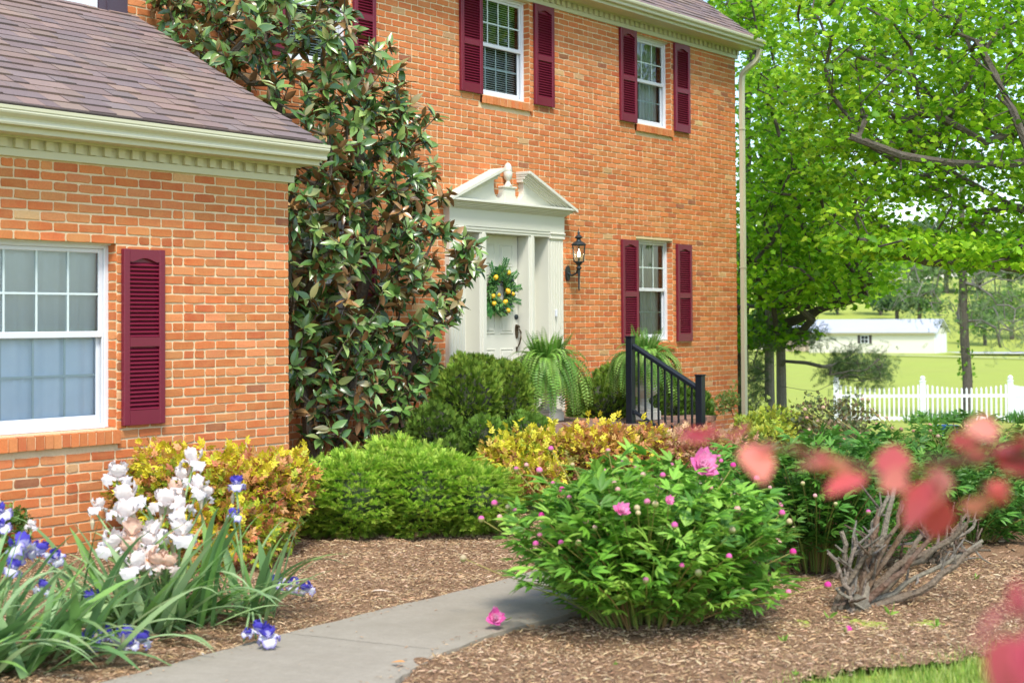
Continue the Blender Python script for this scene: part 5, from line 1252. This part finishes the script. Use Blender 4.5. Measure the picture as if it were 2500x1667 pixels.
for (x, y, lab) in ((2070, 1537, 'dropped magenta peony bud on the mulch in front of the pruned shrub'),):
    p = onZ(x, y, .03); g = G(); prof, _, n = sphere_v(p, .022); g.lathe(prof, p, 10, (.75, .06, .38)); V = g.V[-1]; C = np.tile([.75, .06, .38], (len(V), 1)); C[(V - p) @ CR < -.008] = (.35, .42, .12); g.C[-1] = C
    o = g.build('fallen_bud', MPET, None, smooth=True, origin=p); tag(o, lab, 'flower bud')

# ================================================================ RED-LEAVED FOREGROUND SHRUB
rs = empty('red_leaved_shrub', onZ(3300, 1900, 0) * [1, 1, 0] , 'out-of-focus red leaved branches reaching in from the right, closest to the camera', 'shrub')
LR = leaf(5, .36, .85, .15, .05); g = G(); gw = G()
RC = [(.66, .15, .13), (.74, .24, .19), (.60, .11, .12), (.76, .28, .20), (.50, .07, .08)]
def redbranch(pix, size, n, droop=.3, jt=.006, rc=None):
    A = np.array([at(*p) for p in pix]); t = np.linspace(0, 1, len(A)); tt = np.linspace(0, 1, n); P = np.stack([np.interp(tt, t, A[:, k]) for k in range(3)], -1) + rng.normal(0, jt, (n, 3)) * [1, 1, .5]
    gw.tube(A, np.linspace(.0016, .0032, len(A)), 5, (.30, .08, .06)); tg = norm(np.gradient(P, axis=0))
    D = norm(tg * rng.choice([-1, 1], (n, 1)) * 1.0 + rdir(n) * [.5, .5, .28] + [0, 0, -droop]); D[:, 2] = np.clip(D[:, 2], -.8, .12); g.inst(LR, P, basis(D, norm(rdir(n) * .7 + [-.4, -.3, .8])), size * rng.uniform(.75, 1.2, n), pal(rc or RC, n, .12))
redbranch([(1680, 1050, 1.75), (1770, 1068, 1.7), (1880, 1088, 1.65), (2000, 1112, 1.6), (2110, 1140, 1.58), (2150, 1160, 1.55)], .056, 13, .05, .010)
redbranch([(2275, 1160, 1.5), (2300, 1195, 1.5)], .056, 3, .5, .008)
redbranch([(2405, 1175, 1.55), (2410, 1205, 1.5)], .042, 3, .5, .006)
redbranch([(2360, 1100, 1.55), (2400, 1080, 1.5), (2450, 1095, 1.5), (2520, 1090, 1.45), (2600, 1100, 1.4)], .046, 8, .1, .012)
redbranch([(2450, 1045, 1.5), (2500, 1060, 1.5), (2540, 1090, 1.45)], .040, 3, .0, .006)
redbranch([(2505, 1440, 1.1), (2490, 1510, 1.08), (2530, 1570, 1.05), (2640, 1540, 1.05)], .050, 9, .8, .008, [(.62, .11, .16), (.46, .05, .09), (.68, .17, .20)])
redbranch([(2165, 1165, 1.55), (2230, 1150, 1.56), (2300, 1135, 1.55), (2400, 1120, 1.52)], .008, 3, .5, .002)
g.build('leaves', mat('red_leaf', vcol=True, rough=.5, transl=.45), rs, smooth=True)
gw.tube([at(2260, 1120, 1.6), at(2400, 1120, 1.52), at(2600, 1110, 1.42), at(2900, 1300, 1.4), np.array(rs.location)], [.003, .0035, .005, .008, .014], 6, (.16, .09, .07))
gw.tube([at(2620, 1500, 1.05), at(2800, 1700, 1.15), np.array(rs.location)], [.003, .006, .012], 6, (.16, .09, .07)); gw.build('branches', MBRK, rs)

# ================================================================ PICKET FENCE
MFEN = mat('white_fence', (.82, .84, .88), .45)
def gz(x, y): return float(T(x, y)) - .03
fp = [at(2042, 960, 40.3), at(2253, 960, 40.0), at(2467, 960, 39.9), at(2545, 960, 42.3), at(2640, 960, 45.5)]
fe = empty('picket_fence', (fp[0][0], fp[0][1], gz(fp[0][0], fp[0][1])), 'white picket fence with ball-capped posts and scalloped pickets across the lawn', 'fence')
for p in fp:
    g = G(); z = gz(p[0], p[1]); s_ = .062
    g.bbox(p[0] - s_, p[0] + s_, p[1] - s_, p[1] + s_, z, z + 1.10, .01); g.bbox(p[0] - .072, p[0] + .072, p[1] - .072, p[1] + .072, z + 1.10, z + 1.13, .01)
    g.lathe([(.05, 1.13), (.045, 1.145), (.062, 1.165), (.068, 1.20), (.05, 1.235), (.02, 1.255), (0, 1.258)], (p[0], p[1], z), 10); g.build('post', MFEN, fe)
for a, b in zip(fp, fp[1:]):
    L = np.linalg.norm((b - a)[:2]); n = 17; d = (b - a)[:2] / L; nn = np.array([-d[1], d[0]]); g = G()
    def beam(t0, t1, z0, z1, w, off=0., g=g):
        V = []
        for t in (t0, t1):
            q = a[:2] + d * t; zb_ = gz(*q)
            for s2, zz in ((-w, z0), (w, z0), (w, z1), (-w, z1)): V.append((q[0] + nn[0] * (s2 + off), q[1] + nn[1] * (s2 + off), zb_ + zz))
        g.add(V, [(0, 1, 5, 4), (1, 2, 6, 5), (2, 3, 7, 6), (3, 0, 4, 7), (3, 2, 1, 0), (4, 5, 6, 7)])
    beam(.06, L - .06, .09, .17, .02); beam(.06, L - .06, .68, .76, .02)
    for k in range(n):
        t = .06 + (L - .12) * (k + .5) / n; u = (t / L - .5) * 2; h = .93 + .11 * u * u
        beam(t - .020, t + .020, .06, h - .05, .034); beam(t - .020, t + .020, h - .05, h - .02, .028); beam(t - .012, t + .012, h - .02, h, .015)
    g.build('picket_panel', MFEN, fe)

# daylily clumps at the fence
def lily(x, y, d, n, label, L=.36):
    p = at(x, y, d); b = np.array([p[0], p[1], gz(p[0], p[1])]); g = G()
    for i in range(n):
        az = rng.uniform(0, 6.28); P = blade_pts(b + [rng.normal(0, .16), rng.normal(0, .16), 0], az, L * rng.uniform(.7, 1.2), rng.uniform(.1, .7), rng.uniform(1.0, 2.6), 7, b[2] + .02); ribbon_leaf(g, P, .02, az, pal([(.10, .26, .05), (.15, .34, .07), (.07, .18, .035)], 1)[0])
    o = g.build('daylily_clump', MLEAF, None, origin=b); tag(o, label, 'plant', 'strappy green clumps along the fence')
for x, d, nm in ((2245, 38.6, 'strappy green clump left of the middle fence post bay, leftmost of its row'), (2285, 38.8, 'second strappy green clump from the left along the fence'), (2325, 38.7, 'strappy green clump just left of the ivy trunk'), (2362, 38.5, 'strappy green clump in front of the ivy-covered trunk'), (2478, 38.3, 'strappy green clump at the right edge before the corner post'), (2515, 38.5, 'strappy green clump cut off by the right edge')):
    lily(x, 1025, d, 60, nm)
# blue basin
p = groundhit(2309, 1064); g = G(); g.lathe([(0, .03), (.12, .03), (.14, .05), (.155, .085), (.17, .09), (.172, .07), (.15, .02), (.14, 0), (0, 0)], (p[0], p[1], p[2] + .0), 20); g.V[-1][:, :2] = (g.V[-1][:, :2] - p[:2]) * 1.25 + p[:2]; g.V[-1][:, 2] = (g.V[-1][:, 2] - p[2]) * 1.9 + p[2]
o = g.build('plastic_basin', mat('blue_plastic', (.01, .09, .36), .4), None, origin=p); tag(o, 'small blue plastic basin on the lawn in front of the picket fence', 'basin')

# ================================================================ OUTBUILDINGS
MSID = mat('cream_siding', (.74, .71, .58), .6); MMET = mat('metal_roof', (.50, .52, .58), .45, metal=.1, noise=(.3, .3, (.43, .45, .51))); MTAN = mat('tan_siding', (.62, .50, .38), .7); MBDR = mat('barn_door', (.72, .75, .80), .5)
MBLK = mat('dark_shutter', (.06, .045, .045), .6)
def barn(M0, ang, Lg, Wd, eave, ridge, label, details):
    """M0 = near corner; long side runs along -u (to the left), gable along w"""
    cr2, cf2 = np.array([CR[0], CR[1]]), FH; cr2 = cr2 / np.linalg.norm(cr2)
    u = -(cr2 * math.cos(ang)) + cf2 * math.sin(ang); w_ = cr2 * math.sin(ang) + cf2 * math.cos(ang); z0 = M0[2] - .3
    def X_(a, b, z): return np.array([M0[0] + u[0] * a + w_[0] * b, M0[1] + u[1] * a + w_[1] * b, z0 + z])
    e = empty('outbuilding', (M0[0], M0[1], z0), label, 'barn')
    def quad(g, P): g.add([X_(*p) for p in P], [tuple(range(len(P)))])
    g = G(); quad(g, [(0, 0, 0), (Lg, 0, 0), (Lg, 0, eave), (0, 0, eave)]); quad(g, [(0, Wd, 0), (Lg, Wd, 0), (Lg, Wd, eave), (0, Wd, eave)])
    for a in (0, Lg): quad(g, [(a, 0, 0), (a, Wd, 0), (a, Wd, eave), (a, Wd / 2, ridge), (a, 0, eave)])
    k = 0
    for i in range(int(eave / .2)):
        z = .2 + i * .2; quad(g, [(0, -.012, z), (Lg, -.012, z), (Lg, 0, z + .03), (0, 0, z + .03)])
    wl = g.build('siding_wall', MTAN if details == 'tan' else MSID, e)
    g = G(); o = .35; rs_ = (ridge - eave) / (Wd / 2)
    for (b0, zb_, b1) in ((-o, eave - rs_ * o, Wd / 2), (Wd + o, eave - rs_ * o, Wd / 2)):
        P = [(-o, b0, zb_), (Lg + o, b0, zb_), (Lg + o, b1, ridge), (-o, b1, ridge)]; g.add([X_(a, b, z + .02) for a, b, z in P] + [X_(a, b, z - .10) for a, b, z in P], [(0, 1, 2, 3), (7, 6, 5, 4), (0, 4, 5, 1), (1, 5, 6, 2), (2, 6, 7, 3), (3, 7, 4, 0)])
    n = int(Lg / .6)
    g.build('roof', MMET, e)
    if details == 'main':
        def bx(nm, m, a0, a1, b0, b1, z1, z2, par=e):
            g = G(); V = [X_(a, b, z) for z in (z1, z2) for b in (b0, b1) for a in (a0, a1)]; g.add(V, [(0, 2, 3, 1), (4, 5, 7, 6), (0, 1, 5, 4), (2, 6, 7, 3), (0, 4, 6, 2), (1, 3, 7, 5)]); return g.build(nm, m, par)
        a = 8.35; win = bx('window', MFEN, a - .5, a + .5, -.06, .02, 1.45, 2.45); 
        for i in range(2):
            for j in range(2): bx('pane', MDRK, a - .40 + i * .43, a - .03 + i * .43, -.075, -.061, 1.53 + j * .45, 1.92 + j * .45, win)
        bx('shutter', MBLK, a + .52, a + .86, -.05, -.01, 1.45, 2.45); bx('shutter', MBLK, a - .86, a - .52, -.05, -.01, 1.45, 2.45)
        bx('door', MBDR, -.07, -.01, .5, 2.9, .02, 2.5); bx('door', MBDR, -.07, -.01, 3.9, 6.5, .02, 2.5)
        bx('corner_trim', MFEN, -.04, .02, -.04, .1, 0, eave - .05); bx('fascia', mat('olive_fascia', (.30, .28, .16), .6), 0, Lg, -.38, -.34, eave - .42, eave - .20)
        bx('lamp', MBLK, -.15, -.02, Wd / 2 - .1, Wd / 2 + .1, 3.35, 3.6)
    return e
M0 = at(2283, 868, 178); M0[2] = float(T(M0[0], M0[1])) ; barn(M0, math.radians(27), 15.2, 7.2, 2.95, 4.35, 'long low cream outbuilding with a pale metal roof and a small shuttered window', 'main')
M1 = at(2003, 862, 192); M1[2] = float(T(M1[0], M1[1])); barn(M1, math.radians(20), 4.4, 5, 2.6, 3.8, 'tan shed with a pale roof just left of the long cream outbuilding', 'tan')
M2 = at(1962, 858, 200); M2[2] = float(T(M2[0], M2[1])); barn(M2, math.radians(20), 9, 6, 2.8, 4.1, 'cream shed half hidden behind the twin conifer trunks', 'plain')

# ================================================================ TREES
def maple_t():
    a = [(-.02, 0), (.10, .22), (.02, .40), (.24, .36), (.34, .55), (.46, .30), (.66, .36), (.72, .22), (1.0, 0), (.72, -.22), (.66, -.36), (.46, -.30), (.34, -.55), (.24, -.36), (.02, -.40), (.10, -.22)]
    V = np.array([(x, y, -.18 * x * x - .25 * abs(y) ** 1.5) for x, y in a] + [(.36, 0, .03)], float); n = len(a)
    return V, [np.array([(n, i, (i + 1) % n) for i in range(n)])]
MPT = maple_t()
MPS = (lambda a: (np.array([(x, y, -.15 * x - .2 * abs(y)) for x, y in a], float), [np.array([tuple(range(len(a)))])]))([(0, 0), (.12, .38), (.36, .28), (.5, .5), (.62, .24), (1, 0), (.62, -.24), (.5, -.5), (.36, -.28), (.12, -.38)])
def clump_leaves(g, T_, per, spread, size, cols, tmpl, flat=.7, droop=.25, flatz=.35):
    n = len(T_) * per; C = np.repeat(T_, per, 0); P = C + np.clip(rng.normal(0, 1, (n, 3)), -1.6, 1.6) * [spread, spread, spread * flatz]
    D = rdir(n, -.5, .25); D[:, 2] -= droop; up = norm(np.array([0, 0, 1.]) * flat + rdir(n) * (1 - flat * .6))
    tone = np.repeat(rng.uniform(.82, 1.15, len(T_)), per)[:, None]
    g.inst(tmpl, P, basis(D, up), size * rng.uniform(.7, 1.2, n), pal(cols, n, .14) * tone)
def canopy_targets(n, poly, holes, d0, d1, mind=0):
    Pp = np.array(poly, float); lo, hi = Pp.min(0), Pp.max(0); out = []
    while len(out) < n:
        p = rng.uniform(lo, hi, (200, 2)); k = inpoly(p, poly)
        for h in holes: k &= ~inpoly(p, h)
        for q in p[k]: out.append(at(q[0], q[1], rng.uniform(d0, d1)))
    return np.array(out[:n])
MG1 = [(.22, .45, .012), (.30, .55, .02), (.13, .32, .012), (.44, .66, .04), (.24, .48, .015), (.10, .26, .012)]
MG2 = [(.19, .42, .014), (.28, .53, .02), (.13, .32, .012), (.36, .58, .03)]
BK = (.115, .095, .075)
# maple reaching in from the right
holesB = [[(2318, 425), (2370, 408), (2463, 440), (2500, 470), (2480, 520), (2400, 520), (2330, 500)], [(2170, 500), (2270, 480), (2300, 540), (2230, 570), (2170, 560)], [(2380, 118), (2430, 120), (2440, 145), (2390, 148)], [(2450, 82), (2520, 78), (2520, 112), (2456, 110)],
          [(2040, 205), (2090, 195), (2110, 225), (2060, 240)], [(2110, 245), (2170, 240), (2200, 265), (2120, 268)], [(2085, 415), (2130, 400), (2150, 440), (2100, 450)], [(2350, 330), (2400, 320), (2400, 370), (2360, 375)], [(2180, 330), (2215, 320), (2225, 350)], [(2290, 180), (2330, 170), (2335, 200)], [(2330, 560), (2440, 555), (2500, 590), (2420, 612), (2340, 600)],
          [(1985, 60), (2010, 55), (2015, 80)], [(2230, 60), (2260, 50), (2262, 80)], [(2460, 230), (2500, 220), (2500, 260)], [(2020, 470), (2060, 460), (2075, 500), (2030, 510)]]
polyB = [(1950, 110), (1945, 40), (1950, -70), (2640, -70), (2640, 640), (2480, 640), (2330, 600), (2200, 618), (2110, 590), (2050, 520), (2020, 420), (1985, 330), (1960, 230)]
TB = canopy_targets(760, polyB, holesB, 14.5, 21.5); TB = np.concatenate([TB, canopy_targets(120, [(2080, 560), (2500, 590), (2520, 660), (2300, 625), (2120, 612)], [], 14, 17)])
rootB = at(3050, 1080, 17.5); rootB[2] = 0.0
mB = empty('maple_tree', (rootB[0], rootB[1], float(T(rootB[0], rootB[1]))), 'large bright green maple whose boughs reach in from the right edge', 'tree')
bo = lambda pts: [at(*p) for p in pts]
skB = Skel([[rootB, at(3040, 900, 17.5), at(3010, 600, 17.4), at(2960, 250, 17.2), at(2900, -100, 17), at(2870, -500, 16.8)]])
nb_ = np.array(skB.P)
def near_(P_, p): return int(np.argmin(np.linalg.norm(np.array(P_) - p, axis=1)))
for ln in ([(2700, 640, 16.5), (2500, 652, 16), (2350, 645, 15.5), (2200, 618, 15.2), (2090, 585, 15), (2030, 540, 15)], [(2750, 620, 17), (2600, 560, 17), (2481, 506, 16.8), (2400, 460, 16.5), (2318, 426, 16.2), (2220, 434, 16)],
           [(2800, 480, 17), (2640, 380, 16.5), (2500, 300, 16), (2405, 345, 15.2), (2300, 289, 15), (2246, 278, 15), (2127, 238, 15)], [(2700, 350, 16), (2480, 400, 15), (2330, 400, 14.8), (2246, 387, 14.6), (2199, 365, 14.5), (2080, 325, 14.5)],
           [(2750, 200, 17), (2560, 120, 17), (2450, 60, 17), (2400, 40, 17), (2340, 20, 17)], [(2640, 330, 17.5), (2420, 260, 17.5), (2264, 228, 17), (2210, 180, 17), (2065, 120, 17)], [(2700, 60, 17), (2400, -40, 17), (2200, -60, 17), (2060, -30, 17)], [(2680, 520, 15), (2540, 470, 14.5), (2470, 270, 14.5), (2380, 100, 14.8)]):
    pts = bo(ln); j = near_(skB.P, pts[0] + [0, 0, -1.]) ; 
    skB2 = Skel.__new__(Skel)
    prev = j
    for p in pts:
        a_ = np.array(skB.P[prev]); L = np.linalg.norm(p - a_); m = max(1, int(L / .3))
        for k in range(1, m + 1): skB.P.append(a_ + (p - a_) * k / m + rng.normal(0, .02, 3)); skB.par.append(prev); prev = len(skB.P) - 1
    skB.tip.append(prev)
skB.grow(TB, .3, .6, .08, -.03)
g = G(); skB.mesh(g, .0066, .50, .34, 6, BK); g.build('trunk_and_boughs', MBRK, mB)
g = G(); clump_leaves(g, TB, 32, .27, .075, MG1, MPT, flatz=.16); g.build('crown', MMAP, mB, smooth=True)
# maple just behind the house corner
polyA = [(1850, 150), (1870, 90), (1905, 160), (1960, 300), (2030, 420), (2110, 560), (2160, 640), (2130, 700), (2060, 740), (1960, 735), (1880, 755), (1835, 740)]
holesA = [[(1825, 500), (1850, 500), (1850, 560), (1825, 560)], [(1940, 440), (1975, 430), (1980, 470), (1950, 480)], [(2020, 640), (2060, 650), (2050, 680), (2015, 670)], [(1900, 265), (1925, 260), (1925, 290)], [(1850, 330), (1875, 330), (1870, 380)]]
TA = canopy_targets(700, polyA, holesA, 22, 29); TA = np.concatenate([TA, canopy_targets(60, [(1825, 770), (1890, 760), (1900, 830), (1850, 850), (1825, 830)], [], 24, 26), canopy_targets(60, [(1830, -60), (1900, -60), (1880, 60), (1860, 120), (1825, 110)], [], 24, 29), canopy_targets(50, [(1700, -90), (1800, -90), (1830, 60), (1800, 75)], [], 24, 29)])
rA = at(1790, 1030, 26.5); rA[2] = gz(rA[0], rA[1])
mA = empty('maple_tree', rA, 'spreading maple with dark leaning trunk directly behind the right corner of the house', 'tree')
skA = Skel([[rA, at(1795, 850, 26.5), at(1812, 700, 26.3), at(1826, 580, 26), at(1855, 470, 26), at(1900, 400, 26), at(1945, 320, 26)], [at(1822, 600, 26.1), at(1818, 420, 26.5), at(1822, 250, 26.5), at(1842, 90, 26.5), at(1858, -60, 26.5), at(1870, -250, 26.5)]])
for ln in ([(1812, 703, 26.2), (1875, 640, 25.5), (1939, 600, 25), (2040, 535, 25)], [(1808, 750, 26.2), (1870, 742, 25), (1921, 744, 24.5), (2047, 753, 24)], [(1800, 838, 26), (1850, 822, 25), (1917, 790, 24.5), (2011, 746, 24), (2120, 715, 23.5)], [(1880, 812, 25), (1957, 805, 24), (2010, 755, 23.5)], [(1812, 620, 26), (1870, 560, 25.5), (1950, 470, 25), (2020, 430, 25)], [(1842, 90, 26.5), (1875, 40, 26), (1890, -40, 26)], [(1842, 90, 26.6), (1800, 40, 27), (1770, -40, 27)], [(1770, 60, 27.2), (1755, -30, 27.2), (1745, -120, 27.2)]):
    pts = bo(ln); prev = near_(skA.P, pts[0])
    for p in pts:
        a_ = np.array(skA.P[prev]); L = np.linalg.norm(p - a_); m = max(1, int(L / .3))
        for k in range(1, m + 1): skA.P.append(a_ + (p - a_) * k / m + rng.normal(0, .02, 3)); skA.par.append(prev); prev = len(skA.P) - 1
    skA.tip.append(prev)
skA.grow(TA, .35, .5, .08, -.03)
g = G(); skA.mesh(g, .0085, .50, .27, 7, (.10, .085, .07)); g.build('trunk_and_boughs', MBRK, mA)
g = G(); clump_leaves(g, TA, 25, .33, .105, MG2, MPS, flatz=.2); g.build('crown', MMAP, mA)

# conifers and bare-twigged trees
NSP = compound([(quadleaf(.05), rz(a) @ ry(b) @ np.diag([l, l, l]), (o, 0, 0)) for a, b, l, o in [(s_ * .7, q, .35, o) for o in (.0, .2, .4, .6) for s_, q in ((1, .2), (-1, .2), (.4, -.5), (-.4, .6))] + [(0, 0, .4, .6)]])
def conifer_foliage(g, T_, per, spread, size, cols):
    n = len(T_) * per; P = np.repeat(T_, per, 0) + rng.normal(0, 1, (n, 3)) * spread; D = norm(rdir(n) + [0, 0, -.25]); g.inst(NSP, P, basis(D, rdir(n)), size * rng.uniform(.6, 1.3, n), pal(cols, n, .15))
CG = [(.09, .17, .055), (.13, .23, .08), (.07, .12, .05), (.17, .26, .10)]
def twin(x, dpt, w, label, boughs, fpoly, nf, top=520):
    b = at(x, 1012, dpt); b[2] = gz(b[0], b[1]); e = empty('conifer_tree', b, label, 'tree'); line = [b] + [at(x + (y - 1000) * .01 + rng.normal(0, 1.5), y, dpt) for y in (900, 780, 650, top)]
    sk = Skel([line])
    for ln in boughs:
        pts = bo(ln); prev = near_(sk.P, pts[0])
        for p in pts:
            a_ = np.array(sk.P[prev]); L = np.linalg.norm(p - a_); m = max(1, int(L / .2))
            for k in range(1, m + 1): sk.P.append(a_ + (p - a_) * k / m + rng.normal(0, .012, 3)); sk.par.append(prev); prev = len(sk.P) - 1
        sk.tip.append(prev)
    T_ = np.concatenate([canopy_targets(n_, pl, [], dpt - dd, dpt + dd) for pl, n_, dd in fpoly]); sk.grow(T_, .2, .3, .08, .05)
    g = G(); P = np.array(line); g.tube(P, np.linspace(w, w * .55, len(P)), 10, (.36, .32, .30)); sk.mesh(g, .0042, .42, w * .35, 5, (.30, .27, .25)); g.build('trunk', MBRK, e)
    g = G(); conifer_foliage(g, T_, nf, .10, .16, CG); g.build('crown', MNDL, e)
twin(1880, 24.5, .088, 'slender conifer trunk nearest the house corner, left one of the twin trunks', [[(1872, 960, 24.5), (1850, 985, 24.3), (1828, 1000, 24.2)], [(1870, 905, 24.5), (1845, 893, 24.3), (1825, 900, 24.2)], [(1870, 925, 24.4), (1830, 930, 24.2)]],
     [([(1825, 870), (1865, 870), (1862, 925), (1825, 940)], 40, .5), ([(1825, 960), (1860, 950), (1850, 1000), (1825, 1010)], 22, .4), ([(1840, 560), (1930, 560), (1900, 740), (1850, 740)], 40, .8), ([(1830, 780), (1900, 770), (1960, 830), (1840, 860)], 40, .8)], 9)
twin(1909, 25.2, .092, 'slender conifer trunk with a long low bough, right one of the twin trunks', [[(1915, 883, 25), (1970, 885, 24.8), (2010, 893, 24.6), (2060, 915, 24.4), (2110, 917, 24.2), (2150, 895, 24), (2165, 862, 24)], [(1915, 942, 25), (1960, 953, 24.8), (1995, 955, 24.6), (2030, 938, 24.5)], [(1910, 850, 25), (1960, 838, 24.6), (2030, 828, 24.3), (2085, 850, 24)], [(1905, 880, 25), (1880, 905, 24.8)]],
     [([(2050, 870), (2075, 850), (2110, 858), (2115, 890), (2160, 850), (2170, 880), (2165, 930), (2110, 935), (2060, 925), (2010, 920), (2020, 895)], 130, .5), ([(1930, 780), (2000, 800), (2010, 840), (1930, 850)], 40, .6), ([(1880, 560), (1960, 560), (1940, 740), (1890, 740)], 30, .8)], 9)
# ivy-clad tree behind the fence
b = at(2363, 1015, 43); b[2] = gz(b[0], b[1]); iv = empty('ivy_clad_tree', b, 'dark trunk with ivy and grey drooping twigs standing behind the picket fence', 'tree')
line = [b] + [at(x, y, 43) for x, y in ((2362, 920), (2355, 830), (2352, 740), (2350, 640), (2347, 540), (2350, 430), (2352, 340))]
sk = Skel([line]); TT = np.concatenate([canopy_targets(170, [(2170, 600), (2260, 560), (2330, 620), (2420, 600), (2500, 640), (2560, 720), (2520, 860), (2440, 860), (2400, 800), (2330, 790), (2240, 740), (2150, 760)], [], 41, 46), canopy_targets(60, [(2300, 380), (2400, 380), (2420, 600), (2250, 600)], [], 41, 46)])
sk.grow(TT, .3, .0, .14, .22); g = G(); g.tube(np.array(line), np.linspace(.155, .07, len(line)), 10, (.12, .10, .085)); sk.mesh(g, .010, .42, .10, 4, (.24, .22, .20)); g.build('trunk', MBRK, iv)
g = G(); sel = TT[rng.random(len(TT)) < .75]; conifer_foliage(g, sel, 14, .30, .26, [(.13, .20, .08), (.17, .25, .10), (.10, .15, .07), (.20, .28, .12)]); g.build('crown', MNDL, iv)
g = G(); n = 520; t = rng.random(n) ** .8; yy_ = 940 - t * 420; L_ = np.array(line); zz = np.array([at(2350, y, 43)[2] for y in yy_]); xi = np.stack([np.interp(zz, L_[:, 2], L_[:, k]) for k in (0, 1)], -1); a = rng.uniform(0, 6.28, n); gap = rng.random(n) < np.clip(.4 + .6 * np.sin(yy_ * .03), .15, 1)
P = np.c_[xi + np.stack([np.cos(a), np.sin(a)], -1) * rng.uniform(.13, .24, (n, 1)), zz][gap]; n = len(P); g.inst(quadleaf(.45), P, basis(rdir(n), norm(rdir(n) + [-.5, -.5, .3])), rng.uniform(.08, .14, n), pal([(.20, .40, .03), (.12, .28, .02), (.28, .48, .05)], n)); g.build('ivy', MLEAF, iv)

def bgtree(x, ybase, d, h, w, label, cols, n=900, leafs=.35, trunk=True, group='trees on the far hillside', shape=1.0, free=None):
    if free is None: b = at(x, ybase, d); b[2] = float(T(b[0], b[1])) - .2
    else: b = np.array(free, float); b[2] = gz(b[0], b[1])
    e = empty('far_tree', b, label, 'tree', group); g = G(); k = 9; C = []
    for i in range(k):
        a = rng.uniform(0, 6.28); q = rng.uniform(.1, .62) * w / 2; z = h * rng.uniform(.35, .86); C.append((b + [math.cos(a) * q, math.sin(a) * q, z], np.array([w * .26, w * .26, h * .16]) * rng.uniform(.8, 1.25)))
    C.append((b + [0, 0, h * .6], np.array([w * .36, w * .36, h * .34])))
    for c, r in C:
        m = int(n / k); P, dd = blob_pts(c, r, m, lump=.25, inner=.55); D = norm(rdir(m) + [0, 0, -.2]); tone = .85 + .25 * rng.random()
        g.inst(MPS, P, basis(D, norm(dd + rdir(m) * .6)), leafs * rng.uniform(.6, 1.3, m), pal(cols, m, .16) * tone)
    g.build('crown', MMAP, e); sk = Skel([[b, b + [0, 0, h * .3], b + [.02 * w, 0, h * .75]]]); sk.grow(np.array([c for c, _ in C]), h * .08, .4, .05, 0); g = G(); sk.mesh(g, w * .012, .45, w * .04, 6, (.13, .11, .09)); g.build('trunk', MBRK, e)
    return e
FG = [(.11, .24, .05), (.16, .31, .06), (.08, .17, .045), (.20, .34, .09)]; FD = [(.07, .15, .05), (.10, .20, .06), (.05, .11, .045)]; FL = [(.22, .38, .06), (.28, .42, .08), (.16, .30, .05)]
k = 0
FT = [(1850, 312, 13, 13, FG, 'broad green tree on the skyline just right of the downspout'), (1930, 330, 15, 14, FL, 'pale green tree on the skyline behind the twin conifers'), (2000, 345, 12, 12, FG, 'mid green tree on the skyline left of the pasture gap'), (2085, 360, 11, 13, FD, 'dark tree on the skyline above the pasture gap'), (2160, 340, 14, 14, FG, 'rounded green tree on the skyline left of the ivy-clad tree'), (2235, 330, 16, 15, FD, 'tall dark tree on the skyline behind the drooping grey twigs'), (2310, 320, 14, 14, FG, 'green tree on the skyline right behind the ivy-clad trunk'), (2390, 330, 15, 15, FL, 'pale green skyline tree right of the ivy-clad trunk'), (2465, 320, 16, 15, FG, 'skyline tree near the right edge'), (2540, 320, 17, 16, FD, 'dark skyline tree cut by the right edge')]
for x, d, h, w_, c, lab in FT: bgtree(x, 700, d, h, w_ * 1.2, lab, c, 2200, 1.15)
bgtree(2045, 790, 262, 5.5, 6, 'round dark bush on the pasture behind the long outbuilding', FD, 700, .5); bgtree(2190, 775, 250, 7.5, 10, 'dark green tree close behind the outbuilding roof', FD, 900, .6); bgtree(2245, 770, 246, 8, 10, 'dense green tree behind the outbuilding near the ivy-clad tree', FG, 900, .6); bgtree(2150, 770, 262, 6.5, 9, 'low dark tree behind the middle of the outbuilding', FD, 800, .6)
bgtree(2405, 850, 215, 9, 8, 'tree with a grey trunk right of the outbuilding', FG, 900, .5); bgtree(2470, 850, 225, 9, 10, 'leafy tree beside the driveway at the right edge', FL, 900, .5); bgtree(2550, 850, 225, 9, 10, 'tree beyond the driveway cut by the right edge', FG, 900, .5)
bgtree(0, 0, 0, 11, 10, 'leafy tree reflected in the upstairs windows', MG2, 2600, .42, group='trees mirrored in the windows', free=(25, -10.5, 0)); bgtree(0, 0, 0, 12, 11, 'second leafy tree reflected in the windows, farther along the lawn', MG2, 2600, .45, group='trees mirrored in the windows', free=(33, -16, 0))
